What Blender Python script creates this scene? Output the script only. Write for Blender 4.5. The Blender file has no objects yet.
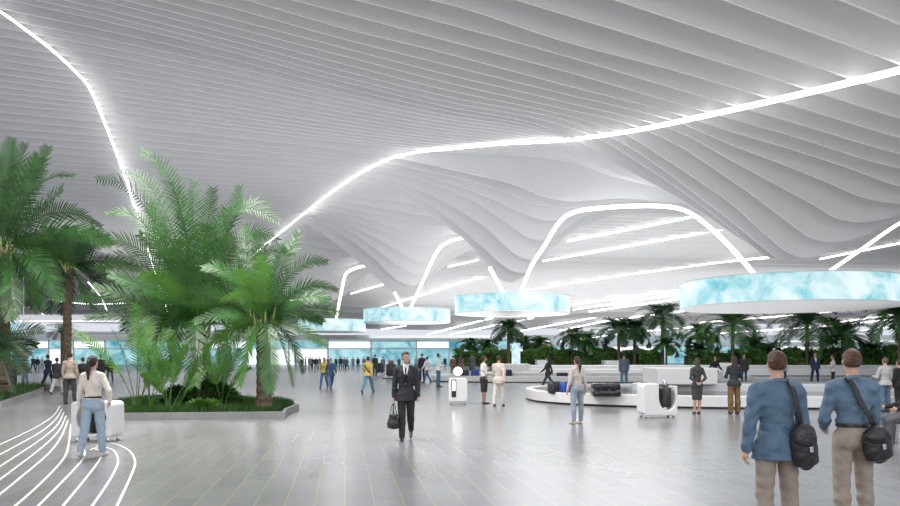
import bpy, math, random
import numpy as np
from mathutils import Vector, Matrix
R = math.radians
SC = bpy.context.scene
COL = SC.collection
rng = random.Random(7)
F = 750.0; CX = 450.0; HY = 356.0; CAMZ = 1.7
EPX = F

# ------------------------------------------------------------------ camera
cam = bpy.data.cameras.new('camera'); cam_o = bpy.data.objects.new('camera', cam); COL.objects.link(cam_o)
cam_o.location = (0, 0, CAMZ); cam_o.rotation_euler = (R(90), 0, 0)
cam.sensor_width = 36; cam.lens = 36*F/900; cam.shift_y = (HY-253)/900.0; cam.clip_end = 1000
SC.camera = cam_o
SC.view_settings.view_transform = 'Standard'; SC.view_settings.look = 'None'
SC.view_settings.exposure = 0.0; SC.view_settings.gamma = 1.0
# ------------------------------------------------------------------ world and added area lights
W = bpy.data.worlds.new('world'); SC.world = W; W.use_nodes = True
bgn = W.node_tree.nodes['Background']; bgn.inputs[0].default_value = (0.86, 0.90, 1.0, 1); bgn.inputs[1].default_value = 0.85
def area(name, loc, rot, size, power, color=(1,1,1), size_y=None):
    l = bpy.data.lights.new(name, 'AREA'); l.energy = power; l.color = color; l.size = size
    if size_y: l.shape = 'RECTANGLE'; l.size_y = size_y
    o = bpy.data.objects.new(name, l); o.location = loc; o.rotation_euler = rot; COL.objects.link(o); return o
# broad soft light added behind the camera, unseen fill lights added under the roof
area('front_fill', (2, -14, 9), (R(72), 0, 0), 40, 2800, (1, 0.97, 0.94), 12)
area('roof_fill', (-8, 24, 14.5), (0, 0, 0), 10, 3000, (1, 0.97, 0.92))
area('roof_fill', (-6.5, 16, 12), (0, 0, 0), 3, 2000, (1, 0.97, 0.92))  # added to brighten the floor left of centre
area('roof_fill', (10, 15, 10.5), (0, 0, 0), 8, 900, (0.93, 0.97, 1))
area('roof_fill', (12, 62, 12), (0, 0, 0), 16, 3000, (0.95, 0.98, 1))
area('roof_fill', (-20, 70, 14), (0, 0, 0), 20, 4000, (0.97, 0.98, 1))
# added fill panels facing up, unseen from below, to brighten the ceiling
area('ceiling_fill', (0, 22, 3.2), (R(180), 0, 0), 50, 1950, (1, 0.91, 0.88), 34)
area('ceiling_fill', (-10, 62, 3.6), (R(180), 0, 0), 80, 7800, (0.96, 0.96, 1), 44)
area('ceiling_fill', (20, 100, 4.2), (R(180), 0, 0), 60, 10500, (1, 1, 1), 40)
area('ceiling_fill', (-62, 128, 6.0), (R(180), 0, 0), 60, 9000, (1, 1, 1), 50)
area('ceiling_fill', (40, 160, 5.0), (R(180), 0, 0), 110, 30000, (1, 1, 1), 60)

# ------------------------------------------------------------------ helpers
def P(px, py, Y): return Vector(((px-CX)/F*Y, Y, CAMZ+(HY-py)/F*Y))
def G(px, py, z=0.0):
    Y = F*(CAMZ-z)/(py-HY); return Vector(((px-CX)/F*Y, Y, z))
def mat(name, col, rough=0.5, metal=0.0, var=0.0, vscale=3.0, bump=0.0, bscale=20.0, emit=0.0, ecol=None, spec=None, trans=0.0, coat=0.0):
    m = bpy.data.materials.new(name); m.use_nodes = True; nt = m.node_tree; N = nt.nodes; b = N['Principled BSDF']
    b.inputs['Base Color'].default_value = (*col, 1); b.inputs['Roughness'].default_value = rough; b.inputs['Metallic'].default_value = metal
    if spec is not None: b.inputs['Specular IOR Level'].default_value = spec
    if coat: b.inputs['Coat Weight'].default_value = coat
    tc = N.new('ShaderNodeTexCoord')
    if var > 0:
        n = N.new('ShaderNodeTexNoise'); n.inputs['Scale'].default_value = vscale; n.inputs['Detail'].default_value = 4
        nt.links.new(tc.outputs['Object'], n.inputs['Vector'])
        r = N.new('ShaderNodeValToRGB'); r.color_ramp.elements[0].position = 0.3; r.color_ramp.elements[1].position = 0.7
        r.color_ramp.elements[0].color = (*[c*(1-var) for c in col], 1); r.color_ramp.elements[1].color = (*[min(1, c*(1+var)) for c in col], 1)
        nt.links.new(n.outputs[0], r.inputs[0]); nt.links.new(r.outputs[0], b.inputs['Base Color'])
    if bump > 0:
        n2 = N.new('ShaderNodeTexNoise'); n2.inputs['Scale'].default_value = bscale; n2.inputs['Detail'].default_value = 3
        nt.links.new(tc.outputs['Object'], n2.inputs['Vector'])
        bp = N.new('ShaderNodeBump'); bp.inputs['Strength'].default_value = bump; bp.inputs['Distance'].default_value = 0.03
        nt.links.new(n2.outputs[0], bp.inputs['Height']); nt.links.new(bp.outputs[0], b.inputs['Normal'])
    if emit:
        b.inputs['Emission Color'].default_value = (*(ecol or col), 1); b.inputs['Emission Strength'].default_value = emit
    if trans:
        t = N.new('ShaderNodeBsdfTranslucent'); t.inputs[0].default_value = (col[0]*1.6, col[1]*1.5, col[2]*0.9, 1)
        mx = N.new('ShaderNodeMixShader'); mx.inputs[0].default_value = trans
        nt.links.new(b.outputs[0], mx.inputs[1]); nt.links.new(t.outputs[0], mx.inputs[2]); nt.links.new(mx.outputs[0], N['Material Output'].inputs[0])
    return m
def link(name, me, m, parent=None, smooth=True, loc=None):
    if m is not None: me.materials.append(m)
    if smooth: me.polygons.foreach_set('use_smooth', [True]*len(me.polygons))
    o = bpy.data.objects.new(name, me); COL.objects.link(o)
    if parent is not None: o.parent = parent
    if loc is not None: o.location = loc
    return o
def tag(o, label, cat, group=None, kind=None):
    o['label'] = label; o['category'] = cat
    if group: o['group'] = group
    if kind: o['kind'] = kind
    return o
def structure(o): o['kind'] = 'structure'; return o
def empty(name, loc=(0, 0, 0), rz=0.0):
    o = bpy.data.objects.new(name, None); o.location = loc; o.rotation_euler = (0, 0, rz); o.empty_display_size = 0.2; COL.objects.link(o); return o
class MB:
    def __init__(s): s.v = []; s.f = []
    def add(s, vs, fs):
        n = len(s.v); s.v += [tuple(v) for v in vs]; s.f += [tuple(i+n for i in f) for f in fs]; return s
    def box(s, c, d, rz=0.0, bev=0.0):
        c = Vector(c); x, y, z = d[0]/2, d[1]/2, d[2]/2; M = Matrix.Rotation(rz, 3, 'Z')
        if bev <= 0:
            vs = [c+M@Vector((i*x, j*y, k*z)) for k in (-1, 1) for (i, j) in ((-1, -1), (1, -1), (1, 1), (-1, 1))]
            return s.add(vs, [(3, 2, 1, 0), (4, 5, 6, 7), (0, 1, 5, 4), (1, 2, 6, 5), (2, 3, 7, 6), (3, 0, 4, 7)])
        b = min(bev, x*0.98, y*0.98, z*0.98)
        rings = []
        def rr(hx, hy, r, zz):
            out = []
            for (sx, sy, a0) in ((1, 1, 0), (-1, 1, 90), (-1, -1, 180), (1, -1, 270)):
                for k in range(4):
                    a = R(a0+30*k); out.append(c+M@Vector((sx*(hx-b)+r*math.cos(a), sy*(hy-b)+r*math.sin(a), zz)))
            return out
        for (zz, r) in ((-z, 0.02*b), (-z+b*0.3, b*0.71), (-z+b, b), (z-b, b), (z-b*0.3, b*0.71), (z, 0.02*b)): rings.append(rr(x, y, r, zz))
        return s.loft(rings, True, True)
    def loft(s, rings, closed=True, caps=False):
        n = len(rings[0]); vs = [p for r in rings for p in r]; fs = []
        for i in range(len(rings)-1):
            for j in range(n if closed else n-1):
                k = (j+1) % n; fs.append((i*n+j, i*n+k, (i+1)*n+k, (i+1)*n+j))
        if caps: fs.append(tuple(range(n-1, -1, -1))); fs.append(tuple(range((len(rings)-1)*n, len(rings)*n)))
        return s.add(vs, fs)
    def tube(s, pts, rad, n=8, caps=True, flat=1.0):
        pts = [Vector(p) for p in pts]; rings = []
        if not hasattr(rad, '__len__'): rad = [rad]*len(pts)
        up = Vector((0, 0, 1))
        for i, p in enumerate(pts):
            t = (pts[min(i+1, len(pts)-1)]-pts[max(i-1, 0)]).normalized()
            a = t.cross(up)
            if a.length < 1e-3: a = t.cross(Vector((0, 1, 0)))
            a.normalize(); b = a.cross(t).normalized()
            rings.append([p+a*math.cos(2*math.pi*k/n)*rad[i]+b*math.sin(2*math.pi*k/n)*rad[i]*flat for k in range(n)])
        return s.loft(rings, True, caps)
    def lathe(s, prof, c=(0, 0, 0), n=32, sx=1.0, sy=1.0):
        c = Vector(c); rings = [[c+Vector((r*sx*math.cos(2*math.pi*k/n), r*sy*math.sin(2*math.pi*k/n), z)) for k in range(n)] for (r, z) in prof]
        return s.loft(rings, True, True)
    def mesh(s, name):
        me = bpy.data.meshes.new(name); me.from_pydata(s.v, [], s.f); me.update(); return me
    def build(s, name, m, parent=None, smooth=False, loc=None): return link(name, s.mesh(name), m, parent, smooth, loc)
def interp(pts, x):
    xs = np.array([p[0] for p in pts], float); ys = np.array([p[1] for p in pts], float)
    h = np.diff(xs); d = np.diff(ys)/h; m = np.zeros(len(xs)); m[0] = d[0]; m[-1] = d[-1]
    for i in range(1, len(xs)-1):
        if d[i-1]*d[i] <= 0: m[i] = 0
        else:
            w1 = 2*h[i]+h[i-1]; w2 = h[i]+2*h[i-1]; m[i] = (w1+w2)/(w1/d[i-1]+w2/d[i])
    x = np.asarray(x, float); i = np.clip(np.searchsorted(xs, x)-1, 0, len(h)-1); t = (x-xs[i])/h[i]
    H = (2*t**3-3*t**2+1)*ys[i]+(t**3-2*t**2+t)*h[i]*m[i]+(-2*t**3+3*t**2)*ys[i+1]+(t**3-t**2)*h[i]*m[i+1]
    H = np.where(x < xs[0], ys[0]+(x-xs[0])*m[0], H); return np.where(x > xs[-1], ys[-1]+(x-xs[-1])*m[-1]*0.3, H)

# ------------------------------------------------------------------ materials
M = {}
M['fin'] = mat('ceiling_panel', (0.72, 0.72, 0.73), 0.45, var=0.02, vscale=0.3)
M['back'] = mat('ceiling_backing', (0.7, 0.7, 0.71), 0.7)
M['strip'] = mat('lit_tube', (1, 1, 1), 0.4, emit=5, ecol=(1, 0.99, 0.97))
M['strip2'] = mat('lit_bar', (1, 1, 1), 0.4, emit=3.5, ecol=(1, 1, 1))
M['white'] = mat('white_lacquer', (0.68, 0.68, 0.67), 0.3, var=0.03)
M['whitep'] = mat('white_plaster', (0.80, 0.81, 0.82), 0.6, var=0.02)
M['grey'] = mat('grey_stone', (0.42, 0.43, 0.45), 0.35, var=0.08)
M['kerb'] = mat('kerb_stone', (0.22, 0.22, 0.22), 0.5, var=0.12, vscale=2)
M['belt'] = mat('rubber_belt', (0.05, 0.06, 0.07), 0.12, var=0.3, vscale=1.5)
M['black'] = mat('black_leather', (0.012, 0.012, 0.014), 0.38, bump=0.3, bscale=30)
M['blackg'] = mat('black_gloss', (0.01, 0.01, 0.012), 0.15)
M['chrome'] = mat('chrome', (0.7, 0.72, 0.75), 0.15, metal=1)
M['lamp'] = mat('lamp_glow', (1, 1, 1), 0.4, emit=4)
M['soft'] = mat('soft_glow', (1, 1, 1), 0.4, emit=2.5)
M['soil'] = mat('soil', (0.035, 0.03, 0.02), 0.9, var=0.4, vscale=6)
M['trunk'] = mat('palm_trunk', (0.12, 0.085, 0.055), 0.9, var=0.45, vscale=9, bump=1.0, bscale=14)
M['stem'] = mat('green_stem', (0.22, 0.26, 0.07), 0.5, var=0.2)
M['rachis'] = mat('rachis', (0.26, 0.30, 0.10), 0.5)
M['leafA'] = mat('palm_leaf', (0.035, 0.11, 0.025), 0.38, var=0.5, vscale=1.6, trans=0.16)
M['leafB'] = mat('palm_leaf_bright', (0.07, 0.19, 0.03), 0.38, var=0.4, vscale=2, trans=0.2)
M['leafC'] = mat('palm_leaf_dark', (0.022, 0.06, 0.022), 0.42, var=0.4, vscale=1.3, trans=0.15)
M['leafD'] = mat('areca_leaf', (0.075, 0.20, 0.03), 0.38, var=0.4, vscale=3, trans=0.2)
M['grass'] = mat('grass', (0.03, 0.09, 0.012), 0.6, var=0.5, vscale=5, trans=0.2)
M['hedge'] = mat('hedge_leaf', (0.12, 0.25, 0.06), 0.5, var=0.5, vscale=2.0, trans=0.2)
M['skin'] = mat('skin', (0.50, 0.29, 0.20), 0.5); M['skin2'] = mat('skin_tan', (0.36, 0.19, 0.12), 0.5)
M['inlay'] = mat('white_inlay', (0.70, 0.70, 0.69), 0.35)

def screen_mat(name, strength, scale, c0=(0.16, 0.62, 0.72), c1=(0.75, 0.97, 1.0)):
    m = bpy.data.materials.new(name); m.use_nodes = True; nt = m.node_tree; N = nt.nodes; b = N['Principled BSDF']
    b.inputs['Base Color'].default_value = (0.05, 0.08, 0.1, 1); b.inputs['Roughness'].default_value = 0.3
    tc = N.new('ShaderNodeTexCoord'); n = N.new('ShaderNodeTexNoise'); n.inputs['Scale'].default_value = scale; n.inputs['Detail'].default_value = 9; n.inputs['Roughness'].default_value = 0.62
    n.inputs['Distortion'].default_value = 0.6
    r = N.new('ShaderNodeValToRGB'); e = r.color_ramp.elements; e[0].position = 0.36; e[0].color = (*c0, 1); e[1].position = 0.62; e[1].color = (*c1, 1)
    k = r.color_ramp.elements.new(0.48); k.color = (*[0.45*a+0.55*b_ for a, b_ in zip(c0, c1)], 1)
    nt.links.new(tc.outputs['Object'], n.inputs['Vector']); nt.links.new(n.outputs[0], r.inputs[0]); nt.links.new(r.outputs[0], b.inputs['Emission Color'])
    b.inputs['Emission Strength'].default_value = strength; return m
M['screen'] = screen_mat('water_screen', 0.95, 0.45, (0.15, 0.58, 0.66), (0.85, 0.99, 1.0))
M['shopglass'] = screen_mat('lit_shop_window', 0.85, 0.35, (0.03, 0.32, 0.42), (0.55, 0.9, 0.95))
M['shopwhite'] = mat('lit_white_panel', (1, 1, 1), 0.4, emit=1.0, ecol=(0.92, 0.97, 1.0))
M['sign'] = screen_mat('sign_face', 1.0, 1.6, (0.2, 0.6, 0.8), (0.9, 1, 1))

def floor_mat():
    m = bpy.data.materials.new('polished_tile'); m.use_nodes = True; nt = m.node_tree; N = nt.nodes; L = nt.links; b = N['Principled BSDF']
    tc = N.new('ShaderNodeTexCoord'); mp = N.new('ShaderNodeMapping'); mp.inputs['Rotation'].default_value = (0, 0, R(8)); L.new(tc.outputs['Object'], mp.inputs[0])
    br = N.new('ShaderNodeTexBrick'); br.inputs['Scale'].default_value = 1.0; br.inputs['Brick Width'].default_value = 1.1; br.inputs['Row Height'].default_value = 0.34
    mp.inputs['Rotation'].default_value = (0, 0, R(82))
    br.inputs['Mortar Size'].default_value = 0.008; br.inputs['Color1'].default_value = (0.175, 0.175, 0.185, 1); br.inputs['Color2'].default_value = (0.205, 0.205, 0.215, 1); br.inputs['Mortar'].default_value = (0.30, 0.25, 0.14, 1)
    L.new(mp.outputs[0], br.inputs['Vector'])
    n = N.new('ShaderNodeTexNoise'); n.inputs['Scale'].default_value = 0.5; n.inputs['Detail'].default_value = 5; L.new(tc.outputs['Object'], n.inputs['Vector'])
    mr = N.new('ShaderNodeMapRange'); mr.inputs[3].default_value = 0.82; mr.inputs[4].default_value = 1.2; L.new(n.outputs[0], mr.inputs[0])
    mx = N.new('ShaderNodeVectorMath'); mx.operation = 'SCALE'; L.new(br.outputs[0], mx.inputs[0]); L.new(mr.outputs[0], mx.inputs['Scale'])
    L.new(mx.outputs[0], b.inputs['Base Color'])
    n3 = N.new('ShaderNodeTexNoise'); n3.inputs['Scale'].default_value = 3.0; n3.inputs['Detail'].default_value = 6; L.new(tc.outputs['Object'], n3.inputs['Vector'])
    m3 = N.new('ShaderNodeMapRange'); m3.inputs[3].default_value = 0.235; m3.inputs[4].default_value = 0.25; L.new(n3.outputs[0], m3.inputs[0]); L.new(m3.outputs[0], b.inputs['Roughness'])
    b.inputs['Specular IOR Level'].default_value = 0.75
    bp = N.new('ShaderNodeBump'); bp.inputs['Strength'].default_value = 0.03; bp.inputs['Distance'].default_value = 0.004
    N.remove(bp)
    return m
M['floor'] = floor_mat()

# ------------------------------------------------------------------ floor
structure(MB().box((0, 110, -0.1), (420, 260, 0.2)).build('floor', M['floor']))

# ------------------------------------------------------------------ ceiling of hanging fins
K = []   # (Y, [(px,py)...])
Y0, dY = 21.6, 1.886
z1 = [
 [(0,-200),(225,-170),(337,-150),(450,-125),(562,-95),(675,-60),(787,-22),(900,23),(980,58)],
 [(0,-170),(225,-125),(450,-85),(562,-52),(675,-18),(787,22),(900,63),(980,92)],
 [(0,-145),(225,-95),(450,-48),(562,-18),(675,19),(787,56),(900,94),(980,118)],
 [(0,-120),(225,-68),(450,-20),(562,13),(675,47.5),(787,82),(900,117.5),(980,140)],
 [(0,-98),(225,-42),(337,-20),(450,4),(562,40),(675,70),(787,103),(900,137),(980,158)],
 [(0,-80),(225,-27),(337,-5),(450,24),(562,54.5),(675,88),(787,120),(900,153),(980,170)],
 [(0,-62),(225,-17),(337,11),(450,41),(562,70),(675,102.5),(787,134),(900,167.5),(980,180)],
 [(0,-50),(100,-32),(225,-6),(337,26),(450,54),(562,84),(675,113),(730,131),(787,147.5),(850,168),(900,185.5),(940,192),(980,186)],
 [(0,-42),(100,-22),(225,6),(337,37),(450,65.5),(562,93),(675,121),(730,144),(787,165.5),(830,183),(870,199),(898,203),(930,198),(980,175)],
 [(0,-34),(100,-14),(225,17),(337,46),(450,75),(562,101),(675,130),(730,159),(787,190),(815,205),(840,219),(860,222),(880,220),(920,206),(980,180)],
 [(0,-28),(100,-6),(225,25),(337,54),(450,83),(562,108),(620,121),(674,143),(730,179),(760,200),(789,222),(815,239),(831,242),(850,240),(880,228),(920,208),(980,190)],
 [(0,-22),(100,0),(225,32.5),(337,62),(450,90.5),(562,114),(620,132),(674,164),(704,184),(730,202),(767,235),(790,253),(807,258),(825,253),(860,235),(900,212),(980,195)],
 [(0,-15),(100,8),(225,39),(337,69),(450,97),(562,119),(613,138),(666,171),(704,200),(744,231),(767,250),(784,261),(800,258),(840,238),(900,208),(980,195)],
 [(0,-8),(100,14),(225,45),(337,75),(450,102),(540,119),(598,138),(640,163),(675,186),(700,204),(730,227),(755,248),(772,258),(790,254),(830,232),(880,210),(980,195)],
 [(0,-2),(100,20),(225,50),(337,80),(450,107),(530,122),(575,140),(617,164),(659,187),(693,207),(715,221),(740,238),(760,248),(780,243),(820,222),(870,205),(980,190)]]
K.append((17.6, [(0,-270),(225,-240),(450,-190),(675,-150),(787,-125),(900,-85),(980,-50)]))
K.append((19.7, [(0,-235),(225,-200),(450,-155),(675,-105),(787,-72),(900,-28),(980,8)]))
for i, c in enumerate(z1): K.append((Y0+dY*i, c))
K.append((67.5, [(0,104),(100,114),(225,128),(337,141),(450,152),(520,156),(562,160),(620,178),(690,192),(800,198),(900,200),(980,190)]))
f2 = [
 [(0,112),(100,122),(225,136),(337,149),(407,160),(462,172),(512,184),(550,198),(575,201),(620,198),(690,203),(900,203)],
 [(0,120),(100,129),(225,142),(337,155),(395,165),(450,176),(500,190),(540,205),(570,208),(600,203),(640,200),(690,206),(900,206)],
 [(0,128),(100,136),(225,148),(337,159),(387,168),(437,179),(487,197),(525,214),(547,221),(562,219),(590,208),(640,203),(690,208),(900,208)],
 [(0,135),(100,143),(225,154),(337,163),(380,171),(425,182),(475,202),(510,225),(532,239),(543,240),(560,233),(590,214),(640,206),(900,210)],
 [(0,142),(100,150),(225,160),(337,168),(375,174),(412,187),(450,205),(490,231),(505,246),(520,257),(531,260),(545,254),(570,233),(600,217),(640,209),(900,212)],
 [(0,149),(100,157),(225,166),(337,173),(370,178),(407,192),(445,215),(480,245),(500,263),(515,272),(522,273),(535,266),(560,240),(600,219),(640,211),(900,214)],
 [(0,156),(100,163),(225,171),(337,178),(382,188),(425,211),(457,234),(470,245),(490,268),(503,281),(511,283),(520,279),(540,258),(573,231),(611,213),(700,214),(900,216)]]
for i, c in enumerate(f2): K.append((70+2.0*i, c))
K.append((90, [(0,174),(100,180),(225,188),(337,196),(450,206),(550,214),(700,219),(900,224)]))
f3 = [
 [(0,190),(100,196),(225,203),(311,212),(355,222),(400,238),(425,246),(440,246),(470,233),(550,228),(700,232),(900,236)],
 [(0,195),(100,200),(225,207),(309,214),(350,226),(390,246),(412,259),(423,262),(435,258),(465,240),(500,233),(700,235),(900,239)],
 [(0,199),(100,204),(225,211),(307,216),(345,229),(380,252),(405,270),(417,274),(428,269),(455,247),(490,237),(700,238),(900,242)],
 [(0,203),(100,208),(225,214),(304,218),(340,234),(372,257),(397,280),(412,286),(423,281),(447,256),(475,243),(540,240),(900,245)],
 [(0,207),(100,212),(225,217),(300,222),(336,244),(362,264),(385,286),(402,297),(410,297),(427,282),(450,262),(471,250),(540,244),(900,248)]]
for i, c in enumerate(f3): K.append((98+2.5*i, c))
K.append((118, [(0,222),(225,230),(337,240),(450,249),(700,254),(900,256)]))
K.append((126, [(0,228),(150,234),(225,238),(270,246),(310,266),(336,276),(350,273),(380,258),(450,255),(700,259),(900,262)]))
K.append((130, [(0,233),(150,239),(225,244),(270,256),(305,279),(330,290),(343,287),(370,267),(420,260),(700,263),(900,266)]))
K.append((134, [(0,238),(150,244),(225,250),(265,268),(300,292),(328,302),(340,298),(360,280),(385,269),(450,265),(900,269)]))
K.append((160, [(0,256),(225,264),(450,283),(600,280),(900,276)]))
K.append((190, [(0,285),(225,292),(450,305),(650,300),(900,295)]))
K.append((215, [(0,322),(225,325),(450,330),(650,326),(900,322)]))
PX = np.arange(-190, 1111, 6.5)
rows = []
for (Y, c) in K: rows.append((Y, interp(c, PX)))
FY, FP = [], []
for i in range(len(rows)-1):
    (Ya, pa), (Yb, pb) = rows[i], rows[i+1]
    sp = 1.4 if Yb < 68 else (2.1 if Ya < 125 else 5.0)
    n = max(1, int(round((Yb-Ya)/sp)))
    if Yb < 50: n = 1
    for k in range(n):
        t = k/n; Y = Ya+(Yb-Ya)*t
        # blend the height, so that the surface between two traced fins stays smooth
        za = (HY-pa)*Ya; zb = (HY-pb)*Yb; zz = za*(1-t)+zb*t
        FY.append(Y); FP.append(zz/F)
FY.append(rows[-1][0]); FP.append((HY-rows[-1][1])*rows[-1][0]/F)
FZ = [z+CAMZ for z in FP]; NF = len(FY)
TOP = []
for i in range(NF):
    z = FZ[i].copy()
    if i > 0: z = np.maximum(z, CAMZ+(FZ[i-1]-CAMZ)*FY[i]/FY[i-1])
    TOP.append(z+(0.9 if FY[i] < 50 else 0.2))
for i in range(NF-1): TOP[i] = np.maximum(TOP[i], FZ[i+1]+0.15)
bm = MB(); vs = []; fs = []; n = len(PX)
for i in range(NF):
    for j in range(n): vs.append(((PX[j]-CX)/F*FY[i], FY[i], TOP[i][j]))
for i in range(NF-1):
    for j in range(n-1): fs.append((i*n+j, (i+1)*n+j, (i+1)*n+j+1, i*n+j+1))
bm.add(vs, fs); bm.add([(x, y, z+0.4) for (x, y, z) in vs], [f[::-1] for f in fs])
ceil = structure(bm.build('ceiling', M['back']))
for i in range(NF):
    th = 0.10 if FY[i] < 60 else 0.14
    a = MB(); rings = []
    for j in range(n):
        x = (PX[j]-CX)/F*FY[i]; y = FY[i]; zb = FZ[i][j]; zt = TOP[i][j]+0.1
        rings.append([(x, y, zb), (x, y, zt), (x, y+th, zt), (x, y+th, zb)])
    a.loft(rings, True, True).build('ceiling_fin', M['fin'], ceil)
def ceil_depth(px, py):
    """depth of the ceiling surface met by the line through this photo point"""
    prev = None
    for i in range(NF):
        p = HY-F*(np.interp(px, PX, FZ[i])-CAMZ)/FY[i]
        if p >= py:
            if prev is None: return FY[0]
            t = (py-prev[1])/max(1e-6, p-prev[1]); return prev[0]+(FY[i]-prev[0])*min(1, max(0, t))
        prev = (FY[i], p)
    return FY[-1]
def spline(pts, n=10):
    pts = [Vector(p) for p in pts]; out = []
    for i in range(len(pts)-1):
        p0 = pts[max(i-1, 0)]; p1 = pts[i]; p2 = pts[i+1]; p3 = pts[min(i+2, len(pts)-1)]
        for k in range(n):
            t = k/n; out.append(0.5*((2*p1)+(p2-p0)*t+(2*p0-5*p1+4*p2-p3)*t*t+(3*p1-p0-3*p2+p3)*t**3))
    out.append(pts[-1]); return out
def strip(name, pts, r, label, m='strip', depths=None, group=None, cat='ceiling light'):
    q = spline([(a[0], a[1], 0) for a in pts], 8)
    if depths: ds = list(np.interp(np.linspace(0, 1, len(q)), np.linspace(0, 1, len(depths)), depths))
    else:
        ds = [ceil_depth(p.x, p.y) for p in q]
        ds = list(np.convolve(np.pad(ds, 4, mode='edge'), np.ones(9)/9, 'valid'))
    w = [P(p.x, p.y, d-0.25)-Vector((0, 0, 0.0 if depths else 0.16)) for p, d in zip(q, ds)]
    rad = r if hasattr(r, '__len__') else [r]*2
    rr = list(np.interp(np.linspace(0, 1, len(w)), np.linspace(0, 1, len(rad)), rad))
    mb = MB().tube(w, rr, 8); o = mb.build(name, M[m], smooth=True); tag(o, label, cat, group); return o
strip('light_strip', [(940,52),(900,65),(787,93),(675,119),(620,130),(562,138),(500,142),(450,147),(420,150),(387,158),(350,178),(312,206),(275,236),(255,252)], [0.12,0.11,0.10,0.10,0.11], 'long glowing light line sweeping over the ribbed ceiling from upper right to the palms')
strip('light_strip', [(-60,-28),(0,9),(25,27),(50,46),(75,69),(90,87),(105,122),(121,164),(138,217),(158,281),(168,312)], [0.07,0.08,0.09,0.12,0.15], 'glowing white light line curving down the left ceiling to the palms')
G1 = 'light arms running from the ceiling down to the hanging ring screens'
strip('light_strip', [(521,292),(532,265),(545,245),(558,224),(570,214),(590,209),(635,206),(670,207),(692,214),(715,232),(735,252),(755,275)], [0.16,0.16,0.18,0.16,0.14], 'glowing arch of light linking the middle hanging ring to the largest ring', depths=[77,74,71,69,69,69,69,68,65,60,55,51], group=G1)
strip('light_strip', [(827,273),(862,249),(900,223),(960,190)], 0.11, 'bright slanting light arm rising to the right from the largest ring screen', depths=[51,53,56,60], group=G1)
strip('light_strip', [(504,294),(497,281),(490,268)], 0.16, 'short light arm rising left from the middle ring under the funnel', depths=[78,74,70], group=G1)
strip('light_strip', [(410,309),(423,281),(433,259),(442,246),(457,239),(475,237)], 0.17, 'glowing curved light arm rising right from the second smallest ring screen', depths=[106,100,96,95,95,95], group=G1)
strip('light_strip', [(403,309),(395,293)], 0.17, 'short light arm rising left from the second smallest ring screen', depths=[106,97], group=G1)
strip('light_strip', [(336,320),(342,289),(346,274),(356,268),(370,265)], 0.2, 'light arm rising from the ring screen beside the big palm', depths=[133,125,123,123,123], group=G1)
bars = [
 [(567,240),(625,229),(690,216)], [(543,260),(600,250),(722,228)], [(524,290),(600,278),(700,264),(768,256)],
 [(571,304),(681,289)], [(573,309),(681,293)], [(589,311),(681,298)], [(560,330),(604,321),(655,314),(700,309)],
 [(351,293),(385,283)], [(378,308),(410,298),(487,274)], [(448,266),(478,259)], [(381,329),(406,325)], [(427,334),(493,317)],
 [(450,334),(533,317)], [(478,338),(600,316)], [(820,258),(900,242),(960,230)], [(838,322),(900,313),(960,305)], [(700,322),(800,314),(900,304),(950,300)],
 [(700,334),(820,326),(900,318),(950,313)], [(560,341),(640,331),(700,326)], [(860,330),(930,322)], [(890,275),(950,266)], [(885,288),(950,280)],
 [(50,300),(90,304),(130,303)], [(13,293),(17,320)], [(37,306),(47,320)], [(88,282),(100,296),(107,311)], [(290,300),(330,296)]]
for i, b_ in enumerate(bars):
    mx_, my_ = b_[len(b_)//2]
    side = 'over the left palms' if mx_ < 200 else ('between the left ring screens' if mx_ < 430 else ('above the long hedge' if my_ > 300 else ('right of the largest ring' if mx_ > 800 else 'on the pale far ceiling beside the middle ring')))
    d = [150.0]*len(b_) if mx_ < 200 else None
    strip('light_bar', b_, 0.13 if my_ < 270 else (0.1 if mx_ < 200 else 0.17), 'thin glowing bar in the far ceiling '+side, 'strip2', depths=d, group='thin light bars '+side)

# ------------------------------------------------------------------ ring screens
def ring(px, Y, Rr, zb, zt, label):
    e = empty('ring_screen', ((px-CX)/F*Y, Y, zb)); h = zt-zb; n = 96
    MB().lathe([(Rr, 0.05), (Rr+0.02, 0.06), (Rr+0.02, h-0.06), (Rr, h-0.05)], n=n).build('screen', M['screen'], e, True)
    MB().lathe([(Rr-0.3, 0.25), (Rr+0.06, 0.05), (Rr+0.06, 0.0), (Rr-0.35, 0.0), (0.4, 0.0)], n=n).build('underside', M['white'], e, False)
    MB().lathe([(Rr-0.6, h-0.02), (Rr+0.06, h-0.02), (Rr+0.06, h+0.04), (Rr-0.6, h+0.04)], n=n).build('rim', M['white'], e, False)
    tag(e, label, 'screen')
ring(787, 50, 6.82, 1.7+3.2, 1.7+4.92, 'largest round cyan ring screen hanging at the right')
ring(512, 80, 6.08, 1.7+4.45, 1.7+6.3, 'middle cyan ring screen hanging under the ceiling funnel at the centre')
ring(407, 108, 6.2, 1.7+4.75, 1.7+6.66, 'small cyan ring screen hanging left of the middle ring')
ring(332, 135, 6.0, 1.7+4.3, 1.7+6.5, 'smallest cyan ring screen partly behind the big palm')

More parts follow.
